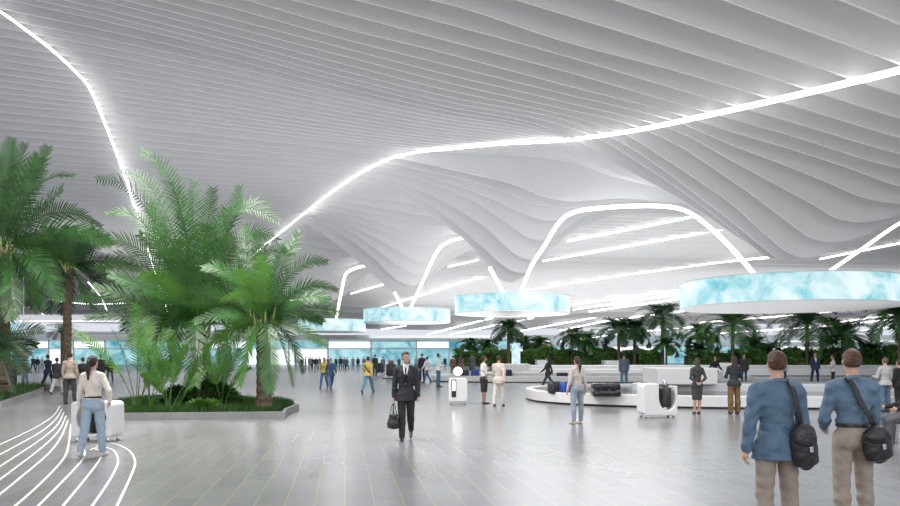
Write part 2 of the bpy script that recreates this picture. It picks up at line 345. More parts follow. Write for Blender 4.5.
# ------------------------------------------------------------------ far buildings
def facade(x0, x1, Y, h, wd, name, seed=0):
    r2 = random.Random(seed)
    base = structure(MB().box(((x0+x1)/2, Y+1.5, h*0.92), (x1-x0, 4, h*0.16)).box(((x0+x1)/2, Y+3.4, h/2), (x1-x0, 0.2, h)).build(name, M['whitep']))
    x = x0; k = 0
    while x < x1-0.1:
        w = wd*r2.uniform(0.7, 1.5); w = min(w, x1-x); c = r2.random()
        MB().box((x+w/2, Y+0.3, h*0.27), (w-0.25, 0.12, h*0.5)).build('shop_front', M['shopglass'] if c < 0.72 else M['shopwhite'], base)
        MB().box((x+w/2, Y+0.2, h*0.68), (w-0.1, 0.14, h*0.2)).build('light_band', M['shopglass'] if c > 0.3 else M['shopwhite'], base)
        MB().box((x+w, Y+0.1, h*0.42), (0.25, 0.3, h*0.84)).build('post', M['white'], base)
        x += w; k += 1
facade(-95, 14, 140, 5.6, 6.5, 'wall_front_row', 3)
facade(-170, 170, 226, 8.0, 12.0, 'wall_back', 5)
facade(16, 120, 175, 5.0, 8.0, 'wall_right_row', 9)
structure(MB().box((-57, 118, 7.6), (42, 6, 0.9)).box((-57, 118, 5.3), (42, 5, 0.35)).build('wall_left_canopy', M['whitep']))
sg = empty('hanging_sign', P(15, 332, 70)); MB().box((0, 0, 0.45), (1.9, 0.2, 0.95)).build('sign_face', M['sign'], sg)
MB().box((-0.8, 0, 7.4), (0.05, 0.05, 13)).build('hanger', M['chrome'], sg); MB().box((0.8, 0, 7.4), (0.05, 0.05, 13)).build('hanger', M['chrome'], sg)
tag(sg, 'pale blue lit sign hanging at the far left behind the palm trunk', 'sign')

# ------------------------------------------------------------------ inlaid floor lines
curves = [
 [(114,512),(130,478),(135,461),(127,449),(110,443),(96,446)],
 [(88,512),(111,478),(118,461),(113,450),(100,447),(90,450)],
 [(58,512),(86,478),(100,459),(100,451),(92,448)],
 [(32,512),(61,483),(82,460),(84,449),(78,438),(74,424)],
 [(8,512),(40,484),(64,458),(69,442),(71,424)],
 [(-20,510),(20,478),(50,452),(62,435),(68,420)],
 [(-20,494),(18,466),(46,444),(60,429),(66,416)],
 [(-20,479),(16,456),(44,437),(58,424),(64,412)],
 [(-20,465),(14,447),(42,431),(56,419),(62,409)],
 [(-20,453),(12,439),(40,425),(54,415),(60,406)]]
for i, c in enumerate(curves):
    q = spline([G(*p) for p in c], 8); rings = []
    for k, p in enumerate(q):
        t = (q[min(k+1, len(q)-1)]-q[max(k-1, 0)]).normalized(); s_ = Vector((-t.y, t.x, 0))*0.017
        rings.append([p-s_+Vector((0, 0, -0.01)), p+s_+Vector((0, 0, -0.01)), p+s_+Vector((0, 0, 0.004)), p-s_+Vector((0, 0, 0.004))])
    structure(MB().loft(rings, True, True).build('trim_%d' % (i+1), M['inlay']))


# ------------------------------------------------------------------ smooth solid modelling on a grid
def surface_nets(v, org, res):
    s = v < 0; nx, ny, nz = v.shape; cs = (nx-1, ny-1, nz-1)
    acc = np.zeros(cs+(3,), np.float32); cnt = np.zeros(cs, np.float32); cross_ = []
    for ax in range(3):
        sa = [slice(None)]*3; sb = [slice(None)]*3; sa[ax] = slice(0, -1); sb[ax] = slice(1, None)
        A = v[tuple(sa)]; B = v[tuple(sb)]; cr = s[tuple(sa)] != s[tuple(sb)]
        t = np.where(cr, A/np.where(cr, A-B, 1), 0); o = [k for k in range(3) if k != ax]; cross_.append((cr, s[tuple(sa)]))
        for d0 in (0, 1):
            for d1 in (0, 1):
                sl = [slice(None)]*3; sl[o[0]] = slice(d0, d0+cs[o[0]]); sl[o[1]] = slice(d1, d1+cs[o[1]])
                c = cr[tuple(sl)]; acc[..., ax] += t[tuple(sl)]; acc[..., o[0]] += c*d0; acc[..., o[1]] += c*d1; cnt += c
    idx = -np.ones(cs, np.int64); m = cnt > 0; ids = np.argwhere(m); idx[m] = np.arange(len(ids))
    V = (acc[m]/cnt[m][:, None]+ids)*res+np.array(org); Fc = []
    for ax in range(3):
        cr, sa = cross_[ax]; o = [k for k in range(3) if k != ax]
        e = np.argwhere(cr); e = e[(e[:, o[0]] > 0) & (e[:, o[1]] > 0) & (e[:, o[0]] < v.shape[o[0]]-1) & (e[:, o[1]] < v.shape[o[1]]-1)]
        q = []
        for (d0, d1) in ((-1, -1), (0, -1), (0, 0), (-1, 0)):
            c = e.copy(); c[:, o[0]] += d0; c[:, o[1]] += d1; q.append(idx[c[:, 0], c[:, 1], c[:, 2]])
        q = np.stack(q, 1); fl = sa[e[:, 0], e[:, 1], e[:, 2]]
        if ax == 1: fl = ~fl
        q[~fl] = q[~fl][:, ::-1]; Fc.append(q)
    return V, np.concatenate(Fc)
def cone(a, b, ra, rb, k=0.02):
    a = np.array(a, float); b = np.array(b, float); m = max(ra, rb)
    def f(X, Y, Z):
        d = b-a; L = max(1e-9, d@d); t = np.clip(((X-a[0])*d[0]+(Y-a[1])*d[1]+(Z-a[2])*d[2])/L, 0, 1)
        return np.sqrt((X-a[0]-t*d[0])**2+(Y-a[1]-t*d[1])**2+(Z-a[2]-t*d[2])**2)-(ra+(rb-ra)*t)
    return (np.minimum(a, b)-m, np.maximum(a, b)+m, f, k)
def ell(c, r, k=0.02, M3=None):
    c = np.array(c, float); r = np.array(r, float); m = r.max()
    def f(X, Y, Z):
        x, y, z = X-c[0], Y-c[1], Z-c[2]
        if M3 is not None: x, y, z = (M3[0][0]*x+M3[1][0]*y+M3[2][0]*z, M3[0][1]*x+M3[1][1]*y+M3[2][1]*z, M3[0][2]*x+M3[1][2]*y+M3[2][2]*z)
        q = np.sqrt((x/r[0])**2+(y/r[1])**2+(z/r[2])**2); g = np.sqrt((x/r[0]**2)**2+(y/r[1]**2)**2+(z/r[2]**2)**2)
        return q*(q-1)/np.maximum(g, 1e-6)
    return (c-m, c+m, f, k)
def econe(z0, z1, r0, r1, c0=(0, 0), c1=(0, 0), M3=None, o=(0, 0, 0), k=0.02):
    """upright tube of oval section, radii r0=(rx,ry) at z0 and r1 at z1, in the frame M3 at o"""
    mr = max(r0+r1); pts = []
    def f(X, Y, Z):
        x, y, z = X-o[0], Y-o[1], Z-o[2]
        if M3 is not None: x, y, z = (M3[0][0]*x+M3[1][0]*y+M3[2][0]*z, M3[0][1]*x+M3[1][1]*y+M3[2][1]*z, M3[0][2]*x+M3[1][2]*y+M3[2][2]*z)
        t = np.clip((z-z0)/(z1-z0), 0, 1); rx = r0[0]+(r1[0]-r0[0])*t; ry = r0[1]+(r1[1]-r0[1])*t
        x = x-(c0[0]+(c1[0]-c0[0])*t); y = y-(c0[1]+(c1[1]-c0[1])*t)
        d = (np.sqrt((x/rx)**2+(y/ry)**2)-1)*np.minimum(rx, ry)
        return np.maximum(d, np.maximum(z0-z, z-z1))
    Z = max(abs(z0), abs(z1))
    lo = np.array([o[0]-mr-abs(z1-z0)*0.5, o[1]-mr-abs(z1-z0)*0.5, o[2]+min(z0, z1)-mr]); hi = np.array([o[0]+mr+abs(z1-z0)*0.5, o[1]+mr+abs(z1-z0)*0.5, o[2]+max(z0, z1)+mr])
    return (lo, hi, f, k)
def solid(name, prims, res, m, parent=None, cuts=(), wr=0.0, seed=0, loc=None):
    lo = np.min([p[0] for p in prims], 0)-3*res; hi = np.max([p[1] for p in prims], 0)+3*res
    n = np.ceil((hi-lo)/res).astype(int)+1; v = np.full(n, 9.0, np.float32)
    ax = [lo[i]+res*np.arange(n[i]) for i in range(3)]
    for (a, b, f, k) in prims:
        mg = k+2.5*res; i0 = np.maximum(0, np.floor((a-mg-lo)/res).astype(int)); i1 = np.minimum(n, np.ceil((b+mg-lo)/res).astype(int)+1)
        X, Y, Z = np.meshgrid(*[ax[i][i0[i]:i1[i]] for i in range(3)], indexing='ij', sparse=True)
        d = f(X, Y, Z); sl = tuple(slice(i0[i], i1[i]) for i in range(3)); u = v[sl]
        h = np.clip(0.5+0.5*(u-d)/max(k, 1e-6), 0, 1); h = np.where(u > 5, 0, h) if k <= 0 else h
        v[sl] = np.where(u > 5, d, u*(1-h)+d*h-k*h*(1-h)).astype(np.float32)
    X, Y, Z = np.meshgrid(*ax, indexing='ij', sparse=True)
    if wr > 0:
        w = np.sin(X*23+seed+4*np.sin(Z*9+seed*2)+2*np.sin(Y*17))*np.sin(Z*31+2.5*np.sin(X*13+seed))
        w = w+0.6*np.sin(Z*52+5*np.sin(X*11+Y*7)+seed)
        v = v+(wr*w).astype(np.float32)
    for c in cuts: v = np.maximum(v, c(X, Y, Z).astype(np.float32))
    v[np.abs(v) < 1e-7] = 1e-6
    V, Fc = surface_nets(v, lo, res)
    me = bpy.data.meshes.new(name); me.from_pydata(V.tolist(), [], Fc.tolist()); me.update()
    return link(name, me, m, parent, True, loc)

# ------------------------------------------------------------------ people
CM = {}
def cloth(col, rough=0.8):
    key = (col, rough)
    if key not in CM: CM[key] = mat('cloth', col, rough, var=0.12, vscale=9, bump=0.35, bscale=18)
    return CM[key]
def hairmat(col):
    key = ('hair', col)
    if key not in CM: CM[key] = mat('hair', col, 0.45, var=0.45, vscale=30, bump=0.9, bscale=55)
    return CM[key]
def rotx(a): return np.array([[1, 0, 0], [0, math.cos(a), -math.sin(a)], [0, math.sin(a), math.cos(a)]])
def rotz(a): return np.array([[math.cos(a), -math.sin(a), 0], [math.sin(a), math.cos(a), 0], [0, 0, 1]])
def person(px, fy, head, label, facing=0, female=False, pose='stand', top=('jacket', (0.02, 0.02, 0.025)), bottom=('trousers', (0.02, 0.02, 0.03)),
           shoes=(0.02, 0.02, 0.02), hair=('short', (0.03, 0.02, 0.015)), arms=None, legs=None, lean=0.0, yaw=0.0, res=None, group=None, shirt=None, tie=None, Yd=None, skin='skin', zseat=None, collar=None):
    base = G(px, fy) if Yd is None else Vector(((px-CX)/F*Yd, Yd, 0))
    h = (CAMZ+(HY-head)/F*base.y) if zseat is None else 1.78
    h = min(1.95, max(1.55, h))
    hpx = h*F/base.y
    if res is None: res = 0.0085 if hpx > 84 else (0.0135 if hpx > 42 else (0.02 if hpx > 26 else 0.028))
    fine = hpx > 42
    H0_ = h*1.012; h = H0_
    e = empty('person', base, 0); e.rotation_euler = (0, 0, R(facing)); tag(e, label, 'person', group)
    H = h; sw = (0.098 if female else 0.112)*H; hw = 0.052*H
    poses = {'stand': ([(2, 3, 4), (-2, 3, 4)], [(3, 6, 12), (3, 6, 12)]),
             'relax': ([(6, 5, 8), (-3, 4, 2)], [(5, 7, 18), (-3, 7, 14)]),
             'walk': ([(24, 1, 6), (-18, 1, 14)], [(-18, 5, 12), (20, 5, 22)]),
             'stride': ([(30, 1, 4), (-26, 1, 18)], [(-24, 6, 16), (24, 6, 26)]),
             'back': ([(3, 3, 4), (-2, 3, 4)], [(-22, 14, -8), (-22, 14, -8)]),
             'front': ([(3, 3, 4), (-2, 3, 4)], [(12, 12, 85), (12, 12, 85)]),
             'hip': ([(4, 8, 6), (-2, 6, 4)], [(-18, 30, 70), (4, 8, 14)]),
             'carry': ([(2, 3, 4), (-2, 3, 4)], [(10, 6, 80), (4, 7, 14)]),
             'sit': ([(84, 8, 84), (84, 8, 84)], [(26, 8, 50), (26, 8, 50)])}
    L_, A_ = poses[pose]
    if legs: L_ = legs
    if arms: A_ = arms
    lnr = R(lean)
    def dirv(s, a, b): return np.array([s*math.sin(R(b)), math.sin(R(a))*math.cos(R(b)), -math.cos(R(a))*math.cos(R(b))])
    lg = []
    for s, (a, b, kb) in zip((1, -1), L_):
        hip = np.array([s*hw, 0, 0.0]); kn = hip+dirv(s, a, b)*0.245*H; an = kn+dirv(s*0.4, a-kb, b*0.6)*0.238*H
        lg.append([hip, kn, an, a-kb])
    zmin = min(l[2][2] for l in lg); pz = 0.042*H-zmin
    if zseat is not None: pz = zseat
    for l in lg:
        for q in range(3): l[q] = l[q]+np.array([0, 0, pz])
    pel = np.array([0, 0, pz]); Mt = rotx(-lnr)      # torso frame, leaning forward
    T = lambda x, y, z: pel+Mt@np.array([x, y, z])*H
    ars = []
    for s, (a, b, eb) in zip((1, -1), A_):
        sh = T(s*sw/H*0.95, -0.004, 0.276); el = sh+dirv(s, a, b)*0.168*H
        inw = 0.0 if abs(eb) < 40 else (-0.35 if pose in ('front', 'carry') else 0.25 if pose == 'sit' else -0.5)
        fd = dirv(s, a+eb, b*0.5); fd = fd+np.array([s*inw, 0, 0])
        if pose == 'hip' and eb >= 60: fd = np.array([-s*0.75, -0.1, -0.55])
        if pose == 'back': fd = np.array([-s*0.72, -0.28, -0.62])
        fd = fd/np.linalg.norm(fd); wr = el+fd*0.145*H; ars.append((sh, el, wr, fd))
    g = 0.9 if female else 1.0
    def torso(o, k=0.03):
        return [econe(0.0, 0.10*H, (0.078*H*(1.05 if female else 1)+o, 0.058*H+o), (0.066*H*(0.9 if female else 1.06)+o, 0.05*H+o), M3=Mt, o=pel, k=k),
                econe(0.09*H, 0.2*H, (0.066*H*(0.88 if female else 1.06)+o, 0.05*H+o), (0.088*H*g+o, 0.06*H+o), M3=Mt, o=pel, k=k),
                ell(T(0, 0, 0.22), (0.092*H*g+o, 0.062*H+o, 0.085*H+o), k, Mt),
                cone(T(-sw/H*0.78, -0.005, 0.272), T(sw/H*0.78, -0.005, 0.272), 0.033*H*g+o, 0.033*H*g+o, k),
                cone(T(0, -0.010, 0.318), T(sw/H*0.8, -0.006, 0.284), 0.024*H+o*0.7, 0.022*H+o, k), cone(T(0, -0.010, 0.318), T(-sw/H*0.8, -0.006, 0.284), 0.024*H+o*0.7, 0.022*H+o, k)] + \
               ([cone(T(-0.04, 0.045, 0.215), T(0.04, 0.045, 0.215), 0.034*H+o, 0.034*H+o, k)] if female else [])
    def pelvis(o, k=0.03):
        return [ell(T(0, -0.006, 0.0), (0.088*H*(1.03 if female else 1)+o, 0.064*H+o, 0.062*H+o), k, Mt)]+[ell((l[0][0]*0.95, -0.026*H, pz-0.01*H), (0.046*H+o, 0.05*H+o, 0.05*H+o), k) for l in lg]
    def arm(o, s, wrist=True, k=0.015, short=False):
        sh, el, wr, fd = ars[s]; q = 0.85 if female else 1.0
        out = [cone(sh, el, 0.030*H*q+o, 0.0235*H*q+o, 0.022)]
        if not short: out += [cone(el, el+(wr-el)*0.35, 0.0235*H*q+o, 0.023*H*q+o, k), cone(el+(wr-el)*0.35, wr-fd*(0.0 if wrist else 0.012*H), 0.023*H*q+o, 0.0155*H*q+o*1.2, k)]
        return out
    def leg(o, s, k=0.02, loose=0.0, end=1.0):
        hip, kn, an, sp = lg[s]; hip2 = hip+np.array([0, 0, 0.0]); an2 = kn+(an-kn)*end
        mid = kn+(an-kn)*0.32; bk = np.array([0, -0.008*H, 0])
        return [cone(hip2, kn, 0.051*H+o, 0.033*H+o+loose*0.4, k), cone(kn, mid+bk, 0.032*H+o+loose*0.4, 0.032*H+o+loose*0.6, k), cone(mid+bk, an2, 0.032*H+o+loose*0.6, 0.02*H+o+loose, k)]
    def foot(o, s, heel=0.0):
        an = lg[s][2]; sp = lg[s][3]; p_ = max(-42, min(10, sp*0.9)) if sp < -12 else (min(14, sp*0.6) if sp > 10 else 0)
        if pose == 'sit': p_ = 0
        d = np.array([0, math.cos(R(p_)), math.sin(R(p_))]); u = np.array([0, -math.sin(R(p_)), math.cos(R(p_))])
        b0 = an-u*0.02*H; return [cone(b0-d*0.022*H, b0+d*0.03*H, 0.018*H+o, 0.019*H+o, 0.01), cone(b0+d*0.03*H-u*0.004*H, b0+d*0.1*H-u*0.008*H, 0.019*H+o, 0.013*H+o, 0.01)]
    # head frame
    nb = T(0, -0.008, 0.31); hc = nb+Mt@np.array([0, 0.012, 0.106])*H
    Mh = rotz(R(yaw))@rotx(-lnr*0.4)
    Hd = lambda x, y, z: hc+Mh@np.array([x, y, z])*H
    skull = [ell(Hd(0, -0.006, 0.014), (0.0415*H, 0.051*H, 0.049*H), 0.01, Mh), ell(Hd(0, 0.012, -0.022), (0.033*H, 0.038*H, 0.038*H), 0.02, Mh)]
    bodyp = torso(-0.004)+pelvis(-0.004)+[cone(nb-np.array([0, 0, 0.01*H]), nb+(hc-nb)*0.62, (0.027 if female else 0.032)*H, (0.025 if female else 0.029)*H, 0.02)]+skull
    bodyp += [cone(Hd(0, 0.047, 0.006), Hd(0, 0.058, -0.014), 0.004*H, 0.007*H, 0.008)]
    bodyp += [ell(Hd(s*0.042, -0.002, -0.006), (0.006*H, 0.010*H, 0.017*H), 0.004, Mh) for s in (-1, 1)]
    bodyp += [cone(Hd(-0.014, 0.044, -0.032), Hd(0.014, 0.044, -0.032), 0.0045*H, 0.0045*H, 0.006), ell(Hd(0, 0.042, -0.05), (0.012*H, 0.010*H, 0.009*H), 0.012, Mh)]
    bodyp += [cone(Hd(s*0.008, 0.042, 0.017), Hd(s*0.027, 0.036, 0.017), 0.006*H, 0.005*H, 0.008) for s in (-1, 1)]
    for s in (0, 1):
        bodyp += arm(-0.002, s)+leg(-0.003, s)+foot(-0.003, s)
        sh, el, wr, fd = ars[s]; sg = 1 if s == 0 else -1
        side = np.cross(fd, np.array([sg*1.0, 0.0, 0.0])); side = side/max(1e-6, np.linalg.norm(side))*(-1)    # across the palm
        if side[1] < 0: side = -side
        pm = wr+fd*0.028*H; bodyp += [cone(wr, pm, 0.0135*H, 0.0165*H, 0.01), cone(pm-side*0.009*H, pm+side*0.010*H+fd*0.01*H, 0.0125*H, 0.0115*H, 0.008)]
        if fine:
            nrm = np.cross(side, fd); nrm = nrm/np.linalg.norm(nrm)
            if nrm[0]*sg > 0: nrm = -nrm
            for i, (o_, ln) in enumerate(((-0.0155, 0.030), (-0.005, 0.038), (0.0055, 0.042), (0.016, 0.037))):
                a0 = pm+side*o_*H+fd*0.014*H; a1 = a0+(fd*0.85+nrm*0.3)*ln*0.5*H; a2 = a1+(fd*0.5+nrm*0.8)*ln*0.5*H
                bodyp += [cone(a0, a1, 0.0050*H, 0.0046*H, 0.003), cone(a1, a2, 0.0046*H, 0.004*H, 0.003)]
            t0 = wr+side*0.012*H+fd*0.012*H; t1 = t0+(side*0.75+fd*0.7)*0.02*H; t2 = t1+(fd*0.95+nrm*0.3)*0.018*H
            bodyp += [cone(t0, t1, 0.007*H, 0.0058*H, 0.006), cone(t1, t2, 0.0056*H, 0.0048*H, 0.003)]
        else: bodyp += [cone(pm, pm+fd*0.035*H, 0.013*H, 0.009*H, 0.006)]
    body_o = solid('body', bodyp, res, M[skin], e)
    # lower garment
    kind, colr = bottom[0], bottom[1]; bo = 0.006*H; waistz = 0.075 if top[0] != 'tucked' else 0.085
    wcut = lambda X, Y, Z: (Mt[0][2]*(X-pel[0])+Mt[1][2]*(Y-pel[1])+Mt[2][2]*(Z-pel[2]))-waistz*H
    if kind in ('trousers', 'jeans', 'wide'):
        loose = {'trousers': 0.012, 'jeans': 0.008, 'wide': 0.03}[kind]
        pr = torso(bo)[:1]+pelvis(bo)+leg(bo, 0, loose=loose, end=0.97)+leg(bo, 1, loose=loose, end=0.97)
        solid(kind if kind == 'jeans' else 'trousers', pr, res, cloth(colr), e, cuts=[wcut], wr=0.0032 if hpx > 150 else (0.0028 if hpx > 84 else 0.0012), seed=int(px) % 13)
        if hpx > 84 and top[0] in ('tucked', 'blouse'):
            belt = [econe(0.062*H, 0.082*H, (0.078*H*(0.95 if female else 1.04)+bo+0.004, 0.058*H+bo+0.004), (0.076*H*(0.95 if female else 1.04)+bo+0.004, 0.057*H+bo+0.004), M3=Mt, o=pel, k=0.0)]
            solid('belt', belt, res, M['black'], e)
    elif kind == 'skirt' or kind == 'dress':
        pr = [econe(-0.27*H, -0.02*H, (0.085*H, 0.064*H), (0.102*H, 0.080*H), M3=None, o=pel, k=0.03)]+pelvis(bo)+torso(bo)[:1]
        solid('skirt', pr, res, cloth(colr), e, cuts=[wcut], wr=0.001, seed=3)
    # upper garment
    kind, colr = top[0], top[1]; o = {'jacket': 0.012, 'tee': 0.006, 'shirt': 0.009, 'tucked': 0.009, 'blouse': 0.012, 'coat': 0.016, 'dress': 0.006}[kind]*H*0.8
    hem = {'jacket': -0.075, 'coat': -0.16, 'shirt': -0.03, 'tee': -0.01, 'tucked': 0.06, 'blouse': 0.05, 'dress': 0.05}[kind]
    pr = torso(o, 0.035)
    if hem < 0.0: pr += [econe(hem*H, 0.06*H, (0.113*H+o, 0.086*H+o), (0.080*H+o, 0.060*H+o), M3=Mt, o=pel, k=0.03)]+pelvis(o+0.007*H)+[ell((l[0][0]*1.15, 0, pz-0.03*H), (0.056*H+o, 0.058*H+o, 0.075*H), 0.03) for l in lg]
    for s in (0, 1): pr += arm(o*0.9, s, wrist=False, short=(kind == 'tee'))
    hc_ = lambda X, Y, Z: hem*H-(Mt[0][2]*(X-pel[0])+Mt[1][2]*(Y-pel[1])+Mt[2][2]*(Z-pel[2]))
    # the hem cut must spare sleeves that hang lower than it: cut only near the trunk
    def hemcut(X, Y, Z): return np.minimum(hc_(X, Y, Z), 0.134*H-np.sqrt((X*0.95)**2+(Y*1.0)**2))
    def neck(X, Y, Z): return 0.0*X+0.0*Y+((Z-(nb[2]+0.006*H)) if True else 0)
    cuts = [neck] if False else [lambda X, Y, Z: 0.0*X+0.0*Y+(Z-(nb[2]+0.020*H))]
    if hem < -0.01 or kind in ('tucked', 'blouse', 'dress', 'tee'): cuts.append(hemcut)
    if shirt is not None:
        def vcut(X, Y, Z):
            tz = (Z-pel[2])/H; w_ = (tz-0.10)*0.15*H
            return np.minimum(np.minimum(w_-np.abs(X), Y-0.0), 0.3)
        cuts.append(vcut)
        pr2 = torso(o*0.35, 0.03); solid('shirt', pr2, res, cloth(shirt), e, cuts=[lambda X, Y, Z: Z-(nb[2]+0.012*H), lambda X, Y, Z: pel[2]+0.07*H-Z])
        if tie is not None:
            tp = [T(0, 0.060, 0.30), T(0, 0.074, 0.27), T(0, 0.078, 0.21), T(0, 0.072, 0.13)]
            mbt = MB(); w3 = [0.011*H, 0.012*H, 0.018*H, 0.02*H]; mbt.tube([tuple(p) for p in tp], w3, 8, True, 0.35); mbt.build('tie', cloth(tie), e, True)
    top_o = solid({'jacket': 'jacket', 'coat': 'coat', 'shirt': 'shirt', 'tee': 'tee_shirt', 'tucked': 'shirt', 'blouse': 'blouse', 'dress': 'dress'}[kind], pr, res, cloth(colr), e, cuts=cuts, wr=0.0062 if hpx > 150 else (0.0035 if hpx > 84 else 0.0015), seed=int(px) % 17)
    if shirt is not None:
        for s in (-1, 1):
            lp = [T(s*0.042, 0.030, 0.305), T(s*0.044, 0.062, 0.26), T(s*0.030, 0.079, 0.19), T(s*0.006, 0.076, 0.11)]
            MB().tube([tuple(p) for p in lp], [0.009*H, 0.016*H, 0.014*H, 0.004*H], 8, True, 0.4).build('lapel', cloth(colr), top_o, True)
    if collar is not None or hpx > 84:
        cc = nb+np.array([0, 0, 0.018*H]); rr = 0.035*H
        ring_ = [[(cc[0]+(rr+dr)*math.cos(t)*1.0, cc[1]+(rr+dr)*math.sin(t), cc[2]+dz+0.006*H*math.sin(-t)) for t in np.linspace(0, 2*math.pi, 24, endpoint=False)] for (dr, dz) in ((0.012, -0.012), (0.004, 0.014), (-0.003, 0.016), (-0.001, -0.012))]
        MB().loft(ring_+[ring_[0]], True).build('collar', cloth(colr if collar is None else collar), top_o, True)
    # shoes
    for s in (0, 1): solid('shoe', foot(0.003*H, s), min(res, 0.016), cloth(shoes, 0.4), e, cuts=[lambda X, Y, Z: -0.0+0*X+0*Y+(0.001-Z)] if zseat is None and pose not in ('walk', 'stride') else [])
    # hair
    hk, hcol = hair; hm = hairmat(hcol); hp = [ell(Hd(0, -0.009, 0.018), (0.0455*H, 0.055*H, 0.053*H), 0.01, Mh), ell(Hd(0, -0.022, -0.004), (0.042*H, 0.038*H, 0.042*H), 0.01, Mh)]
    if hk == 'long': hp += [econe(-0.165*H, 0.03*H, (0.046*H, 0.022*H), (0.046*H, 0.04*H), c0=(0, -0.045*H), c1=(0, 0), M3=Mh, o=Hd(0, -0.026, -0.01), k=0.02)]
    if hk == 'pony': hp += [ell(Hd(0, -0.062, 0.012), (0.018*H, 0.018*H, 0.018*H), 0.01), cone(Hd(0, -0.074, 0.0), Hd(0, -0.082, -0.07), 0.018*H, 0.023*H, 0.01), cone(Hd(0, -0.082, -0.07), Hd(0, -0.078, -0.17), 0.023*H, 0.008*H, 0.01)]
    def face(X, Y, Z):
        x, y, z = X-hc[0], Y-hc[1], Z-hc[2]; u = Mh[0][1]*x+Mh[1][1]*y+Mh[2][1]*z; w_ = Mh[0][2]*x+Mh[1][2]*y+Mh[2][2]*z
        return np.minimum(u-0.018*H+(0.03*H-w_)*-0.2, 0.032*H-w_) if hk != 'short' else np.maximum(np.minimum(u-0.008*H, 0.034*H-w_), np.minimum(-0.032*H-w_, 1.0))
    solid('hair', hp, min(res, 0.02), hm, e, cuts=[face], wr=0.0035 if hpx > 150 else (0.0015 if hpx > 60 else 0), seed=5)
    if hpx > 60:
        for s in (-1, 1):
            MB().lathe([(0.0001, -0.0045*H), (0.004*H, -0.003*H), (0.0055*H, 0), (0.004*H, 0.003*H), (0.0001, 0.0045*H)], (0, 0, 0), 10).build('eye', M['blackg'], body_o, True, loc=tuple(Hd(s*0.0175, 0.0385, 0.004)))
    e['_h'] = h
    return e, dict(T=T, ars=ars, H=H, pel=pel, nb=nb, base=base, rz=R(facing))
def world_pt(info, p):
    c, s = math.cos(info['rz']), math.sin(info['rz']); b = info['base']; return Vector((b.x+c*p[0]-s*p[1], b.y+s*p[0]+c*p[1], p[2]))
NAVY = (0.02, 0.03, 0.06); BLK = (0.014, 0.014, 0.017); JEAN = (0.06, 0.13, 0.24); LJEAN = (0.22, 0.30, 0.38); WHT = (0.72, 0.71, 0.68); TAN = (0.42, 0.35, 0.27)
DK = (0.03, 0.03, 0.035); GR = (0.12, 0.125, 0.14); BEI = (0.55, 0.48, 0.42); DENIM = (0.08, 0.135, 0.20); BRN = (0.03, 0.016, 0.01)

# the two men in the right foreground
A, ia = person(777, 0, 354, 'man seen from behind in blue denim jacket and tan trousers, left of two in front', 0, pose='relax', arms=[(6, 12, 52), (-4, 12, 10)],
    top=('jacket', DENIM), bottom=('trousers', (0.27, 0.22, 0.18)), shoes=(0.05, 0.03, 0.02), hair=('short', (0.075, 0.028, 0.013)), Yd=6.7, lean=1)
B, ib = person(853, 0, 352, 'man seen from behind in tucked blue denim shirt and beige trousers, farthest right in front', 0, pose='relax', arms=[(8, 10, 30), (10, 10, 50)],
    top=('tucked', (0.10, 0.16, 0.23)), bottom=('trousers', (0.29, 0.24, 0.20)), shoes=(0.05, 0.03, 0.02), hair=('short', (0.085, 0.035, 0.016)), Yd=7.1, lean=2, yaw=-8)
def satchel(info, label, cx_, cz, straps, rz=0.0, w=0.27, h=0.34, d=0.13, cy=-0.05):
    c = world_pt(info, (cx_, cy, cz)); e = empty('shoulder_bag', (c.x, c.y, c.z-h/2)); e.rotation_euler = (0, R(-10), rz); tag(e, label, 'bag')
    solid('bag_body', [ell((0, 0, h*0.45), (w*0.5, d*0.55, h*0.5), 0.04), econe(0.04, h*0.8, (w*0.5, d*0.5), (w*0.42, d*0.4), k=0.05)], 0.009, M['black'], e, wr=0.002, seed=4)
    flap_o = solid('flap', [ell((0, -d*0.2, h*0.66), (w*0.5, d*0.5, h*0.3), 0.03)], 0.009, M['black'], e, wr=0.003, seed=9)
    MB().box((0, -d*0.66, h*0.42), (0.035, 0.012, 0.05), 0, 0.004).build('buckle', M['chrome'], flap_o)
    # the strap runs over the shoulder, in world space but parented to the bag
    bpy.context.view_layer.update(); inv = e.matrix_world.inverted()
    pts = spline([inv@world_pt(info, p) for p in straps], 8); mb = MB(); rings = []
    for i, p in enumerate(pts):
        t = (pts[min(i+1, len(pts)-1)]-pts[max(i-1, 0)]).normalized(); q = Vector((0, 1, 0)); sdir = t.cross(q).normalized()*0.024; nn = sdir.cross(t).normalized()*0.004
        rings.append([p-sdir-nn, p+sdir-nn, p+sdir+nn, p-sdir+nn])
    mb.loft(rings, True, True).build('strap', M['black'], e, False); return e
H_ = ia['H']
satchel(ia, 'black leather shoulder bag on the right hip of the man in denim jacket', 0.20, 0.93, [(0.10, 0.10, 1.30), (0.10, 0.05, 1.44), (0.085, -0.04, 1.475), (0.085, -0.12, 1.42), (0.10, -0.155, 1.30), (0.13, -0.15, 1.16), (0.17, -0.10, 1.06)], R(15), cy=-0.14, w=0.23, h=0.42, d=0.14)
satchel(ib, 'black leather messenger bag with flap on the hip of the man in tucked shirt', 0.17, 0.90, [(-0.07, 0.10, 1.36), (-0.09, 0.04, 1.45), (-0.085, -0.05, 1.48), (-0.06, -0.125, 1.42), (0.0, -0.15, 1.26), (0.08, -0.15, 1.12), (0.14, -0.12, 1.02)], R(10), cy=-0.15, w=0.27, h=0.36)

